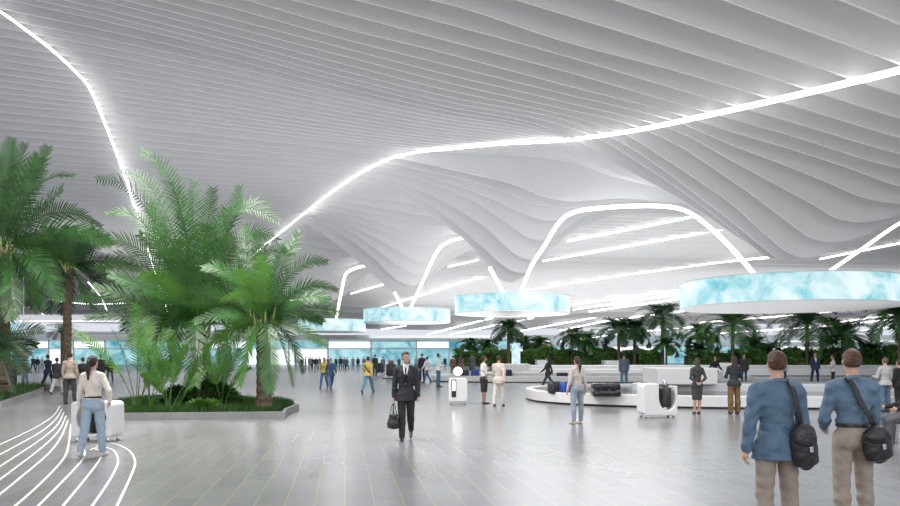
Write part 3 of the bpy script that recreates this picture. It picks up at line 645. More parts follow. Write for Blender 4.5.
# man in the dark suit with a bag
S, isu = person(406, 440, 353, 'businessman in dark suit and tie striding toward the camera with a black bag', 180, pose='walk', legs=[(8, -2, 2), (-14, -1, 26)], arms=[(2, 7, 6), (4, 8, 14)],
    top=('jacket', (0.022, 0.024, 0.027)), bottom=('trousers', (0.022, 0.024, 0.027)), shirt=(0.75, 0.76, 0.8), tie=(0.01, 0.01, 0.02), collar=(0.75, 0.76, 0.8), yaw=30, hair=('short', (0.012, 0.01, 0.01)))
hw_ = world_pt(isu, isu['ars'][0][2]+isu['ars'][0][3]*0.07*isu['H'])
bg = empty('hand_bag', (hw_.x, hw_.y, hw_.z-0.52)); tag(bg, 'soft black leather bag held by the striding businessman', 'bag')
solid('bag_body', [econe(0.03, 0.30, (0.11, 0.20), (0.07, 0.18), k=0.05), ell((0, 0, 0.1), (0.12, 0.21, 0.1), 0.04)], 0.012, M['black'], bg, wr=0.004, seed=2)
for s in (-1, 1): MB().tube(spline([(s*0.03, -0.12, 0.27), (s*0.02, -0.07, 0.44), (0, 0, 0.52), (s*0.02, 0.07, 0.44), (s*0.03, 0.12, 0.27)], 6), 0.009, 6).build('handle', M['black'], bg, True)
bg.rotation_euler = (0, 0, R(22))

# woman with the luggage trolley
Wm, iw = person(93, 457, 357, 'woman with ponytail in white blouse and pale jeans walking away beside a white trolley', 0, True, 'walk', legs=[(10, 2, 4), (-10, 2, 12)], arms=[(-16, 30, 52), (4, 14, 14)],
    top=('blouse', (0.66, 0.60, 0.53)), bottom=('jeans', (0.30, 0.38, 0.46)), shoes=(0.55, 0.5, 0.45), hair=('pony', (0.025, 0.015, 0.012)), yaw=-10)

def pod(px, py, hgt, wid, dep, rz, label, mouth=True, dark='blackg', extra=None, name='luggage_trolley'):
    """white rounded shell on short chrome feet, with an oval dark opening in its face"""
    b = G(px, py); e = empty(name, b, R(rz)); tag(e, label, 'trolley')
    def hole(X, Y, Z):
        zc = hgt*0.60; return -(np.sqrt((X/(wid*0.37))**2+((Z-zc)/(hgt*0.40))**2)-1)*wid*0.3
    def box(X, Y, Z):
        r = 0.09; qx = np.abs(X)-wid/2+r; qz = np.abs(Z-(hgt/2+0.05))-(hgt/2-0.05)+r; qy = np.abs(Y)-dep/2+0.03
        o = np.maximum(qx, 0)**2+np.maximum(qz, 0)**2; d2 = np.sqrt(o)+np.minimum(np.maximum(qx, qz), 0)-r
        return np.maximum(d2, qy-0.03)
    pr = [((-np.array([wid/2, dep/2, 0])), np.array([wid/2, dep/2, hgt+0.05]), box, 0.0)]
    solid('shell', pr, 0.014, M['white'], e, cuts=[hole] if mouth else [])
    if mouth:
        solid('drum', [ell((0, 0, hgt*0.56), (wid*0.335, dep*0.40, hgt*0.37), 0.02)], 0.018, M[dark], e)
        for k in range(-2, 3): MB().tube(spline([(k*wid*0.1, -dep*0.42, hgt*0.25), (k*wid*0.1, -dep*0.46, hgt*0.55), (k*wid*0.1, -dep*0.38, hgt*0.85)], 5), 0.012, 6).build('rib', M['black'], e, True)
    for sx in (-1, 1):
        for sy in (-1, 1): MB().lathe([(0.02, 0.0), (0.035, 0.02), (0.03, 0.07), (0.02, 0.12)], (sx*wid*0.38, sy*dep*0.34, 0), 10).build('foot', M['chrome'], e, True)
    if extra: extra(e)
    return e
pod(98, 441, 0.80, 0.84, 0.5, -6, 'white luggage trolley with black oval opening at the left beside the woman in white')
def k1(e):
    MB().box((-0.15, -0.31, 0.57), (0.16, 0.03, 0.62), 0, 0.015).build('slot_panel', M['blackg'], e)
    MB().box((-0.15, -0.335, 0.66), (0.09, 0.02, 0.34), 0, 0.01).build('slot_light', M['lamp'], e)
    MB().lathe([(0.03, 0.98), (0.03, 1.02)], n=12).build('neck', M['chrome'], e)
    MB().lathe([(0.15*math.sin(t), 1.16-0.15*math.cos(t)) for t in np.linspace(0.05, 3.09, 12)], (0, 0, 0), 20).build('globe_lamp', M['lamp'], e, True)
pod(458, 404, 0.92, 0.66, 0.6, 0, 'white kiosk with glowing slot and round glowing lamp on top near the centre', mouth=False, extra=k1, name='service_kiosk')
def k2(e):
    MB().lathe([(0.17, 0.28), (0.18, 0.32), (0.18, 0.80), (0.15, 0.82)], (0.22, 0, 0), 20).build('waste_bin', M['black'], e, True)
    MB().lathe([(0.05, 0.8), (0.05, 1.02), (0.03, 1.04)], (0.22, 0, 0), 14).build('spout', M['chrome'], e, True)
b_ = G(657, 417); e2 = empty('luggage_trolley', b_, R(6)); tag(e2, 'white pod with dark cylinder inside standing in front of the near carousel', 'trolley')
def shell2(X, Y, Z):
    w, h, r = 0.48, 0.88, 0.12; qx = np.abs(X)-w+r; qz = np.abs(Z-(h/2+0.06))-h/2+r; d2 = np.sqrt(np.maximum(qx, 0)**2+np.maximum(qz, 0)**2)+np.minimum(np.maximum(qx, qz), 0)-r
    return np.maximum(d2, np.abs(Y)-0.28)
solid('shell', [(np.array([-0.48, -0.28, 0.06]), np.array([0.48, 0.28, 0.94]), shell2, 0.0)], 0.015, M['white'], e2,
      cuts=[lambda X, Y, Z: -(np.maximum(np.sqrt(((X-0.20)/0.25)**2+(np.minimum(Z-0.58, 0)/0.38)**2), 0)-1)*0.25])
k2(e2)
for sx in (-1, 1):
    for sy in (-1, 1): MB().lathe([(0.03, 0.0), (0.04, 0.03), (0.03, 0.1)], (sx*0.4, sy*0.18, 0), 10).build('foot', M['chrome'], e2, True)

# ------------------------------------------------------------------ carousels
def oval(cx, cy, a, b, n=72, p=2.6):
    out = []
    for k in range(n):
        t = 2*math.pi*k/n; c, s = math.cos(t), math.sin(t); out.append((cx+a*math.copysign(abs(c)**(2/p), c), cy+b*math.copysign(abs(s)**(2/p), s)))
    return out
def carousel(cx, cy, a, b, h, label, island=True, ih=0.30, bw=1.4):
    e = empty('baggage_carousel', (cx, cy, 0)); tag(e, label, 'carousel')
    def R_(off, z): return [(x, y, z) for (x, y) in oval(0, 0, a-off, b-off)]
    MB().loft([R_(0.12, 0), R_(0.12, 0.05), R_(0.12, 0.05)], True).build('plinth', M['blackg'], e)
    MB().loft([R_(0.10, 0.05), R_(0.0, 0.07), R_(0, h-0.03), R_(0.03, h), R_(0.30, h), R_(0.33, h-0.03), R_(0.34, h-0.12)], True).build('outer_skirt', M['white'], e, False)
    MB().loft([R_(0.30, h-0.10), R_(0.3+bw, h-0.04)], True).build('belt', M['belt'], e, False)
    MB().loft([R_(0.28+bw, h-0.1), R_(0.28+bw, h+ih-0.03), R_(0.31+bw, h+ih), R_(0.6+bw, h+ih)], True).build('inner_rail', M['white'], e, False)
    MB().loft([R_(0.58+bw, h+ih-0.03), R_(0.58+bw, h+ih-0.02)], True, True).build('deck', M['grey'], e, False)
    return e
carousel(13.9, 29.4, 10.9, 5.7, 0.42, 'nearest white baggage carousel with dark belt, curving in from the right', ih=0.22, bw=3.9)
carousel(9.5, 51.5, 10.8, 4.2, 0.42, 'second white baggage carousel behind the nearest one, with a few suitcases', ih=0.2)
carousel(30, 66.5, 26, 3.6, 0.6, 'long far grey and white baggage carousel in front of the hedge', ih=0.3)
def block(px0, px1, pt, pb, Y, dep, label, m='white', z0=0.0):
    x0 = (px0-CX)/F*Y; x1 = (px1-CX)/F*Y; zt = CAMZ+(HY-pt)/F*Y
    o = MB().box(((x0+x1)/2, Y+dep/2, (zt+z0)/2), (x1-x0, dep, zt-z0), 0, 0.04).build('counter_block', M[m], None, False); tag(o, label, 'counter', None); return o
block(658, 718, 368, 388, 27.6, 2.2, 'large white block standing on the nearest carousel behind the woman in dark dress', z0=0.64)
block(504, 530, 364, 374, 56, 2.5, 'white block left of the walking man on the second carousel')
block(537, 549, 360, 368, 80, 2, 'small white block at the hedge behind the walking man in dark clothes')
block(605, 619, 360.5, 369, 80, 2, 'small white block at the hedge left of the man in blue-grey suit')
block(719, 732, 363, 372, 66, 2, 'small pale block by the hedge between the far men on the right')
# luggage
def suitcase(loc, dims, m, label, rz=0.0, lying=True, group=None, wheels=False, ribs=3):
    e = empty('suitcase', loc, rz); tag(e, label, 'suitcase', group); mm = M[m] if isinstance(m, str) else m
    MB().box((0, 0, dims[2]/2+(0.06 if wheels else 0)), dims, 0, min(dims)*0.22).build('shell', mm, e, True)
    for k in range(ribs):
        t = (k+0.5)/ribs-0.5; MB().box((t*dims[0]*0.8, 0, dims[2]/2+(0.06 if wheels else 0)), (0.03, dims[1]+0.02, dims[2]+0.02), 0, 0.01).build('rib', mm, e, True)
    if wheels:
        MB().tube([(-dims[0]*0.25, 0, dims[2]), (-dims[0]*0.25, 0, dims[2]+0.3), (dims[0]*0.25, 0, dims[2]+0.3), (dims[0]*0.25, 0, dims[2])], 0.012, 6).build('handle', M['chrome'], e)
        for s in (-1, 1): MB().tube([(s*dims[0]*0.35, -0.1, 0.035), (s*dims[0]*0.35, 0.1, 0.035)], 0.035, 10).build('wheel', M['blackg'], e)
    else: MB().tube([(-0.12, -dims[1]/2-0.01, dims[2]*0.55), (-0.1, -dims[1]/2-0.05, dims[2]*0.6), (0.1, -dims[1]/2-0.05, dims[2]*0.6), (0.12, -dims[1]/2-0.01, dims[2]*0.55)], 0.012, 6).build('handle', M['black'], e)
    return e
M['bluebag'] = mat('blue_bag', (0.02, 0.07, 0.32), 0.45, bump=0.2, bscale=20); M['navybag'] = mat('navy_bag', (0.02, 0.035, 0.09), 0.5); M['dkbag'] = mat('dark_bag', (0.025, 0.025, 0.03), 0.45); M['redbag'] = mat('red_bag', (0.28, 0.05, 0.04), 0.5)
def at(px, Y, z): return Vector(((px-CX)/F*Y, Y, z))
suitcase(at(556, 26.8, 0.36), (0.55, 0.42, 0.42), 'dkbag', 'black ribbed duffel at the left end of the nearest carousel', 0.3)
suitcase(at(566, 26.5, 0.36), (0.42, 0.40, 0.42), 'bluebag', 'bright blue ribbed duffel next to the black one on the nearest carousel', 0.2)
suitcase(at(605.5, 25.1, 0.36), (0.92, 0.6, 0.19), 'blackg', 'glossy black flat case on the nearest carousel, lower of two')
suitcase(at(605.5, 25.1, 0.57), (0.90, 0.55, 0.22), 'blackg', 'glossy black flat case stacked on another on the nearest carousel')
suitcase(at(463, 48.9, 0.37), (0.78, 0.5, 0.42), 'dkbag', 'dark grey suitcase on the second carousel behind the kiosk')
suitcase(at(475, 48.8, 0.37), (0.55, 0.5, 0.45), 'bluebag', 'blue suitcase on the second carousel beside the woman in the black skirt')
suitcase(at(508.5, 48.8, 0.37), (0.42, 0.5, 0.45), 'navybag', 'navy suitcase on the second carousel right of the beige suit')
suitcase(at(562, 49, 0.37), (0.7, 0.5, 0.25), 'dkbag', 'low grey suitcase on the second carousel beyond the walking man')
suitcase(at(657, 67.8, 0.55), (1.1, 0.5, 0.32), 'bluebag', 'blue bag lying on the far carousel right of the blue-grey suit')
suitcase(at(380, 66, 0.18), (0.62, 0.3, 0.85), 'dkbag', 'upright black suitcase on the cart left of the businessman', wheels=True)
suitcase(at(391, 56, 0.18), (0.72, 0.32, 0.86), 'dkbag', 'upright dark suitcase nearest the businessman on the cart', wheels=True)
suitcase(at(391, 60.5, 1.0), (0.45, 0.3, 0.34), 'redbag', 'small red bag on top of a tall dark case beside the businessman', ribs=1)
suitcase(at(391, 60.5, 0.18), (0.5, 0.3, 0.8), 'dkbag', 'dark case under the small red bag', ribs=1)
for (px, Y, w) in ((380, 66, 0.9), (391, 58.5, 1.0)):
    c = empty('luggage_cart', at(px, Y, 0)); tag(c, 'low chrome luggage cart under the %s case' % ('left black' if px == 380 else 'red bag and dark'), 'cart')
    dp = 0.8 if px == 380 else 5.6
    MB().box((0, 0, 0.14), (w, dp, 0.06)).build('platform', M['chrome'], c)
    for sx in (-1, 1):
        for sy in (-1, 1): MB().tube([(sx*w*0.4-0.02, sy*dp*0.4, 0.06), (sx*w*0.4+0.02, sy*dp*0.4, 0.06)], 0.06, 10).build('wheel', M['blackg'], c)

# ------------------------------------------------------------------ more people
Pn = person
Pn(14, 387, 355, 'man in black suit standing beside the left planter', -90, pose='stand', top=('jacket', BLK), bottom=('trousers', BLK), Yd=36)
Pn(25, 389, 357, 'person in light grey shirt and blue jeans next to the left planter', 150, pose='hip', top=('shirt', (0.5, 0.5, 0.5)), bottom=('jeans', LJEAN), Yd=38.6)
Pn(48, 389, 354, 'man in dark suit walking away left of the palm trunk', -20, pose='walk', top=('jacket', NAVY), bottom=('trousers', NAVY))
Pn(57, 394, 357, 'man in dark jacket and light trousers walking away left of the trunk', 0, pose='walk', top=('jacket', (0.035, 0.04, 0.05)), bottom=('trousers', (0.5, 0.49, 0.47)))
Pn(70, 404, 353, 'man in tan shirt and dark trousers seen from behind in front of the palm trunk', 0, pose='relax', top=('shirt', (0.38, 0.31, 0.25)), bottom=('trousers', (0.04, 0.045, 0.05)))
Pn(83, 398, 358, 'dark-clothed person half hidden behind the woman in the white blouse', 0, pose='stand', top=('jacket', BLK), bottom=('trousers', BLK))
Pn(101, 385, 355, 'man in dark grey jacket right of the woman with the ponytail', 0, pose='relax', top=('jacket', DK), bottom=('trousers', NAVY))
Pn(110, 382, 357, 'person in black walking away at the left end of the big planter', 10, pose='walk', top=('jacket', BLK), bottom=('trousers', GR))
Pn(324, 388, 357, 'woman in yellow top and blue jeans walking beside a man in navy', 170, True, 'walk', top=('tee', (0.42, 0.36, 0.06)), bottom=('jeans', JEAN), hair=('long', BRN))
Pn(331, 389, 357, 'man in navy jacket and jeans walking beside the woman in yellow', -160, pose='stride', top=('jacket', (0.03, 0.07, 0.13)), bottom=('jeans', JEAN))
Y1, iy = Pn(368, 393, 355, 'man in yellow jacket and jeans with dark cross-body strap walking away', -15, pose='stride', top=('shirt', (0.48, 0.38, 0.10)), bottom=('jeans', (0.09, 0.22, 0.36)))
sp_ = [iy['T'](*q) for q in ((-0.07, -0.075, 0.27), (-0.03, -0.085, 0.2), (0.04, -0.075, 0.1), (0.085, -0.03, 0.04))]
st = MB().tube([tuple(p) for p in sp_], 0.028, 6).build('strap', M['black'], Y1, True)
Pn(375, 376, 355, 'man in dark coat standing behind the man in yellow', 30, pose='stand', top=('coat', DK), bottom=('trousers', DK))
Pn(383, 373, 357, 'person in grey jacket standing behind the dark suitcases', 0, pose='stand', top=('jacket', GR), bottom=('trousers', DK), Yd=78)
Pn(422, 381, 354, 'man in dark navy suit standing right of the businessman', 20, pose='stand', top=('jacket', NAVY), bottom=('trousers', NAVY))
Pn(427, 383, 356, 'person in white top and blue trousers walking right of the businessman', 60, pose='walk', top=('shirt', WHT), bottom=('jeans', (0.05, 0.11, 0.2)))
Pn(438.5, 387, 354, 'man in white shirt and jeans standing left of the glowing kiosk', -80, pose='carry', top=('shirt', WHT), bottom=('jeans', JEAN))
Pn(453, 377, 356, 'person in reddish brown top behind the glowing globe lamp', 0, pose='stand', top=('shirt', (0.16, 0.08, 0.07)), bottom=('trousers', GR), Yd=62)
Pn(461, 377, 355, 'woman in brown dress standing behind the dark suitcase', 0, True, top=('dress', (0.15, 0.09, 0.08)), bottom=('dress', (0.15, 0.09, 0.08)), hair=('long', BRN), Yd=62)
Pn(472, 377, 354, 'man in long dark grey coat standing behind the blue suitcase', 0, pose='stand', top=('coat', (0.07, 0.07, 0.08)), bottom=('trousers', DK), Yd=62)
Pn(484, 404, 356.5, 'woman in white blouse and tight black skirt facing right', -75, True, 'carry', legs=[(1, -2, 2), (2, -2, 3)], top=('blouse', (0.62, 0.58, 0.56)), bottom=('skirt', (0.025, 0.018, 0.02)), shoes=BLK, hair=('short', BRN), skin='skin2')
Pn(499, 406, 356, 'man in beige suit seen from behind beside the woman in black skirt', -20, pose='walk', legs=[(8, 3, 3), (-8, 4, 4)], top=('jacket', BEI), bottom=('trousers', (0.60, 0.54, 0.49)), shoes=BLK, hair=('short', (0.05, 0.025, 0.015)))
Pn(548, 388, 356, 'person in dark jacket and jeans striding along the second carousel', 60, True, 'stride', top=('jacket', (0.03, 0.035, 0.04)), bottom=('jeans', (0.04, 0.07, 0.1)), hair=('long', BRN))
Pn(577, 424, 357.5, 'woman with dark ponytail in beige top and grey jeans beside the nearest carousel', 25, True, 'stand', legs=[(4, 6, 2), (-4, 6, 2)], arms=[(-6, 12, 14), (2, 10, 14)], top=('blouse', (0.52, 0.46, 0.41)), bottom=('jeans', (0.25, 0.29, 0.33)), shoes=(0.5, 0.4, 0.3), hair=('pony', (0.03, 0.012, 0.01)))
Pn(624, 386, 354, 'man in blue-grey suit seen from behind beyond the nearest carousel', 0, pose='relax', top=('jacket', (0.09, 0.13, 0.18)), bottom=('trousers', (0.10, 0.17, 0.26)), Yd=41)
Pn(697, 414, 359, 'woman with long hair in dark grey dress, hands clasped behind her back', 0, True, 'back', top=('dress', (0.045, 0.045, 0.045)), bottom=('dress', (0.045, 0.045, 0.045)), shoes=BLK, hair=('long', (0.05, 0.03, 0.022)), legs=[(0, -2, 0), (0, -2, 0)])
Pn(734, 414, 357, 'woman with long dark hair in navy top and wide brown trousers', 0, True, 'front', top=('shirt', (0.02, 0.026, 0.035)), bottom=('wide', (0.16, 0.09, 0.03)), shoes=BLK, hair=('long', (0.02, 0.012, 0.01)))
Pn(715, 384, 355, 'man in dark suit striding beyond the nearest carousel', 200, pose='stride', top=('jacket', BLK), bottom=('trousers', BLK), Yd=44)
Pn(744, 382, 355, 'man in dark leather jacket and jeans right of the woman in brown trousers', 170, pose='stand', top=('jacket', (0.04, 0.032, 0.03)), bottom=('jeans', (0.05, 0.08, 0.13)), Yd=46)
Pn(783, 382, 355, 'man in open beige jacket over white shirt and dark jeans, facing the camera', 180, pose='relax', legs=[(3, 8, 3), (-3, 8, 3)], top=('jacket', (0.42, 0.38, 0.34)), bottom=('jeans', (0.04, 0.07, 0.12)), shirt=WHT, Yd=46)
Pn(815, 381, 353, 'man in navy suit with legs apart facing the camera', 180, pose='stand', legs=[(3, 12, 3), (-3, 12, 3)], top=('jacket', (0.02, 0.035, 0.09)), bottom=('trousers', (0.02, 0.03, 0.07)), shirt=WHT, Yd=47)
Pn(833, 386, 355.5, 'person in light sweater left of the head of the man in tucked shirt', 60, True, 'front', top=('shirt', (0.55, 0.5, 0.46)), bottom=('trousers', BLK), hair=('short', BRN), Yd=40)
Pn(885, 412, 358.5, 'man in light grey sweater and blue jeans standing by the right edge', 10, pose='front', top=('shirt', (0.42, 0.41, 0.40)), bottom=('jeans', (0.09, 0.14, 0.21)), hair=('short', (0.12, 0.08, 0.06)))
Pn(899, 411, 362, 'person in black jacket cut off by the right edge behind the seated person', 20, pose='stand', top=('jacket', BLK), bottom=('trousers', BLK))
# seated person at the right edge, on a bench
St, ist = Pn(912, 0, 0, 'seated person in dark jacket and grey trousers at the right edge, only legs in view', 78, pose='sit', legs=[(82, 4, 76), (80, 4, 84)], top=('jacket', BLK), bottom=('trousers', (0.09, 0.09, 0.10)), shoes=(0.06, 0.06, 0.07), Yd=14.6, zseat=0.52)
bn = empty('bench', (ist['base'].x+0.15, 14.6, 0)); tag(bn, 'grey bench under the seated person at the right edge', 'bench')
MB().box((0, 0, 0.40), (0.7, 1.6, 0.08), 0, 0.03).build('seat', M['grey'], bn); 
for s in (-1, 1): MB().box((0.12, s*0.6, 0.18), (0.3, 0.08, 0.36)).build('leg', M['chrome'], bn)
# far crowd
crowd = [(33, 371, 356, NAVY, DK, 0), (37.5, 371, 357, BLK, GR, 20), (42, 369, 358, (0.5, 0.5, 0.52), GR, 0), (302, 370, 357, BLK, DK, 0), (305.5, 369, 358, (0.25, 0.4, 0.55), JEAN, 90),
 (310, 370, 356.5, GR, BLK, 0), (312.5, 369, 358, NAVY, NAVY, 30), (316, 370.5, 357, BLK, BLK, 0), (319.5, 369, 357, (0.2, 0.22, 0.25), DK, 180), (336, 369, 357, (0.06, 0.07, 0.08), DK, 0),
 (340.5, 370, 356.5, BLK, GR, 0), (344.5, 369.5, 357.5, (0.10, 0.11, 0.13), BLK, 10), (347, 369, 357.5, GR, DK, 70), (353, 368, 359, (0.3, 0.3, 0.3), GR, 0), (358, 369, 358, DK, BLK, 0), (399, 369, 357, GR, DK, 0),
 (416, 369, 357, (0.4, 0.4, 0.42), DK, 0), (445, 368, 357.5, DK, DK, 0), (5, 370, 357, DK, BLK, 0), (89, 372, 357, GR, DK, 0), (296, 369, 358, (0.35, 0.36, 0.4), NAVY, 0), (328, 368.5, 358, GR, GR, 0), (364, 368.5, 357.5, (0.3, 0.14, 0.1), DK, 0), (408, 368.5, 357.5, BLK, BLK, 0)]
for i, (px, fy, hd, c1, c2, rz) in enumerate(crowd):
    where = 'left of the palm trunk' if px < 100 else ('right of the big palm' if px < 350 else 'behind the businessman')
    sh = 'dark' if sum(c1) < 0.3 else ('mid grey' if sum(c1) < 0.8 else 'light')
    Pn(px, fy, hd, 'tiny far person in %s top in the crowd %s' % (sh, where), rz, pose='walk' if i % 3 == 0 else 'relax', top=('jacket', c1), bottom=('trousers', c2), group='far crowd in %s tops %s' % (sh, where), res=0.034)

# ------------------------------------------------------------------ plants
def leaflets(mb, rings, t, q, side, up, ln, wd, droop=0.25, segs=3):
    d = (t*0.55+side*0.85+up*0.12).normalized(); w = t.cross(side).cross(d).normalized() if False else d.cross(up).normalized()
    pts = []; p = q.copy(); n0 = len(mb.v)
    for k in range(segs+1):
        f = k/segs; ww = wd*(1-f)**0.7*(0.55+0.9*f if f < 0.5 else 1.0) if k < segs else 0
        pts.append((p+w*ww*0.5, p-w*ww*0.5)); d = (d+Vector((0, 0, -droop/segs))).normalized(); p = p+d*(ln/segs)
    for a, b in pts[:-1]: mb.v += [tuple(a), tuple(b)]
    mb.v.append(tuple(pts[-1][0]))
    for k in range(segs-1): mb.f.append((n0+2*k, n0+2*k+1, n0+2*k+3, n0+2*k+2))
    mb.f.append((n0+2*segs-2, n0+2*segs-1, n0+2*segs))
def frond(pts, nl, ln, wd, r0=0.02, droop=0.3, rnd=rng, twist=0.0, start=0.12):
    """feather leaf along the curve: returns leaf blades with the midrib in one mesh"""
    c = spline(pts, 10); L = [0]
    for i in range(1, len(c)): L.append(L[-1]+(c[i]-c[i-1]).length)
    mb = MB(); T_ = L[-1]
    mb.tube(c[::2]+([c[-1]] if (len(c)-1) % 2 else []), [r0*(1-0.85*i/len(c[::2])) for i in range(len(c[::2])+(1 if (len(c)-1) % 2 else 0))], 5)
    for i in range(nl):
        f = start+(1-start)*i/(nl-1); s = f*T_; j = min(len(c)-2, max(0, int(np.searchsorted(L, s))-1)); u = (s-L[j])/max(1e-6, L[j+1]-L[j]); q = c[j].lerp(c[j+1], u)
        t = (c[j+1]-c[j]).normalized(); up = Vector((0, 0, 1)); sd = t.cross(up)
        if sd.length < 0.15: sd = t.cross(Vector((0.3, 1, 0)))
        sd.normalize()
        if twist: sd = Matrix.Rotation(twist, 3, t)@sd
        upp = sd.cross(t).normalized()
        if upp.z < 0 and not twist: upp = -upp
        prof = math.sin(math.pi*min(1, 0.16+0.84*((f-start)/(1-start))*0.93))**0.6; l = ln*max(0.25, prof)*rnd.uniform(0.88, 1.1)
        for s_ in (-1, 1):
            tt = t*(0.8+0.8*f)
            leaflets(mb, None, tt, q, sd*s_, upp*rnd.uniform(0.4, 3.4), l, wd, droop*rnd.uniform(0.7, 1.3))
    return mb
def frond_px(base, ctrl, tip, Y, dYc, dYt, parent, m, nl, ln, wd, twist=0.0, droop=0.3, r0=0.02):
    off = parent.matrix_world.translation; a = P(base[0], base[1], Y)-off; b = P(ctrl[0], ctrl[1], Y+dYc)-off; c = P(tip[0], tip[1], Y+dYt)-off
    pts = [a.lerp(b, t).lerp(b.lerp(c, t), t) for t in (0, 0.2, 0.4, 0.6, 0.8, 1)]
    return frond(pts, nl, ln, wd, r0, droop, twist=twist).build('frond', M[m], parent, False)
def trunk(parent, top, r, r1=None, lean=(0, 0), name='trunk', m='trunk'):
    r1 = r1 or r*0.8; n = int(top/0.12)+2; pts = []; rad = []
    for k in range(n):
        f = k/(n-1); pts.append((lean[0]*f*f, lean[1]*f*f, top*f)); rad.append((r*(1.25-0.25*min(1, f*5))+(r1-r)*f)*(1.06 if k % 2 else 0.95))
    return MB().tube(pts, rad, 12).build(name, M[m], parent, False)
def auto_palm(name, loc, height, fl, nf, label, m='leafA', seed=0, nl=36, wd=0.035, ln=None, group=None, r=0.18, e0=(15, 85), stem=True, single=False, cat='palm'):
    r2 = random.Random(seed); e = empty(name, loc); tag(e, label, cat, group)
    if stem: trunk(e, height, r)
    ln = ln or fl*0.26; acc = MB()
    for i in range(nf):
        az = i*2.39996+r2.uniform(-0.2, 0.2); el = R(e0[0]+(e0[1]-e0[0])*((i+0.5)/nf)**0.9); L = fl*r2.uniform(0.85, 1.12)*(0.8+0.2*math.cos(el))
        d = Vector((math.cos(az), math.sin(az), 0)); p = Vector((0, 0, height))+d*r*0.4; pts = [p.copy()]; ang = el
        for k in range(6): p = p+(d*math.cos(ang)+Vector((0, 0, math.sin(ang))))*L/6; ang -= R(r2.uniform(13, 20)); pts.append(p.copy())
        f = frond(pts, nl, ln, wd, 0.012+fl*0.004, 0.35, r2)
        if single: acc.add(f.v, f.f)
        else: f.build('frond', M[m], e, False)
    if single: acc.build('crown', M[m], e, False)
    return e

# planters
def planter(outline, h, label, name='planter'):
    c = sum((Vector((x, y, 0)) for x, y in outline), Vector())/len(outline); e = empty(name, (c.x, c.y, 0)); tag(e, label, 'planter')
    o = [(x-c.x, y-c.y) for x, y in outline]
    def rg(f, z): return [(x*f, y*f, z) for x, y in o]
    MB().loft([rg(1, 0), rg(1, h), rg(0.97, h), rg(0.965, h-0.06)], True).build('kerb', M['kerb'], e); MB().loft([rg(0.97, h-0.05), rg(0.3, h+0.02)], True, True).build('soil_bed', M['soil'], e)
    return e, c
def grass_on(parent, outline, c, h, dens, hl, seed=1):
    r2 = random.Random(seed); xs = [p[0] for p in outline]; ys = [p[1] for p in outline]; mb = MB(); N_ = int(dens)
    def inside(x, y):
        k = False; j = len(outline)-1
        for i in range(len(outline)):
            xi, yi = outline[i]; xj, yj = outline[j]
            if (yi > y) != (yj > y) and x < (xj-xi)*(y-yi)/(yj-yi)+xi: k = not k
            j = i
        return k
    cnt = 0
    while cnt < N_:
        x = r2.uniform(min(xs), max(xs)); y = r2.uniform(min(ys), max(ys))
        if not inside(c.x+(x-c.x)/0.95, c.y+(y-c.y)/0.95): continue
        cnt += 1; a = r2.uniform(0, 6.28); l = hl*r2.uniform(0.6, 1.3); w = 0.012; dx, dy = math.cos(a)*w, math.sin(a)*w; bx, by = r2.uniform(-.06, .06), r2.uniform(-.06, .06); X, Y = x-c.x, y-c.y; n0 = len(mb.v)
        mb.v += [(X-dx, Y-dy, h), (X+dx, Y+dy, h), (X+dx*.6+bx*.4, Y+dy*.6+by*.4, h+l*.6), (X-dx*.6+bx*.4, Y-dy*.6+by*.4, h+l*.6), (X+bx, Y+by, h+l)]; mb.f += [(n0, n0+1, n0+2, n0+3), (n0+3, n0+2, n0+4)]
    o = mb.build('grass', M['grass'], parent, False); o['kind'] = 'stuff'; return o
main = []
for (px, py) in ((104, 421), (285, 419)): g = G(px, py); main.append((g.x, g.y))
g = G(287, 415.5); main.append((g.x, g.y)); 
main += [(-4.75, 23.6), (-5.6, 25.6), (-8.4, 27.2), (-10.6, 27.2), (-11.2, 25.2), (-9.9, 20.6)]
e, c = planter(main, 0.2, 'large grass-topped planter island holding the big palms'); grass_on(e, main, c, 0.15, 15000, 0.2)
lp = [(-19, 21.5)]+[(G(px, py).x, G(px, py).y) for (px, py) in ((2, 408), (14, 403), (28, 398), (40, 393.5), (44, 391))]+[(-19.4, 37.5), (-21, 39), (-27, 39), (-27, 21.5)]
e, c = planter(lp, 0.2, 'curved grass-topped planter at the left edge'); grass_on(e, lp, c, 0.15, 9000, 0.28, 2)

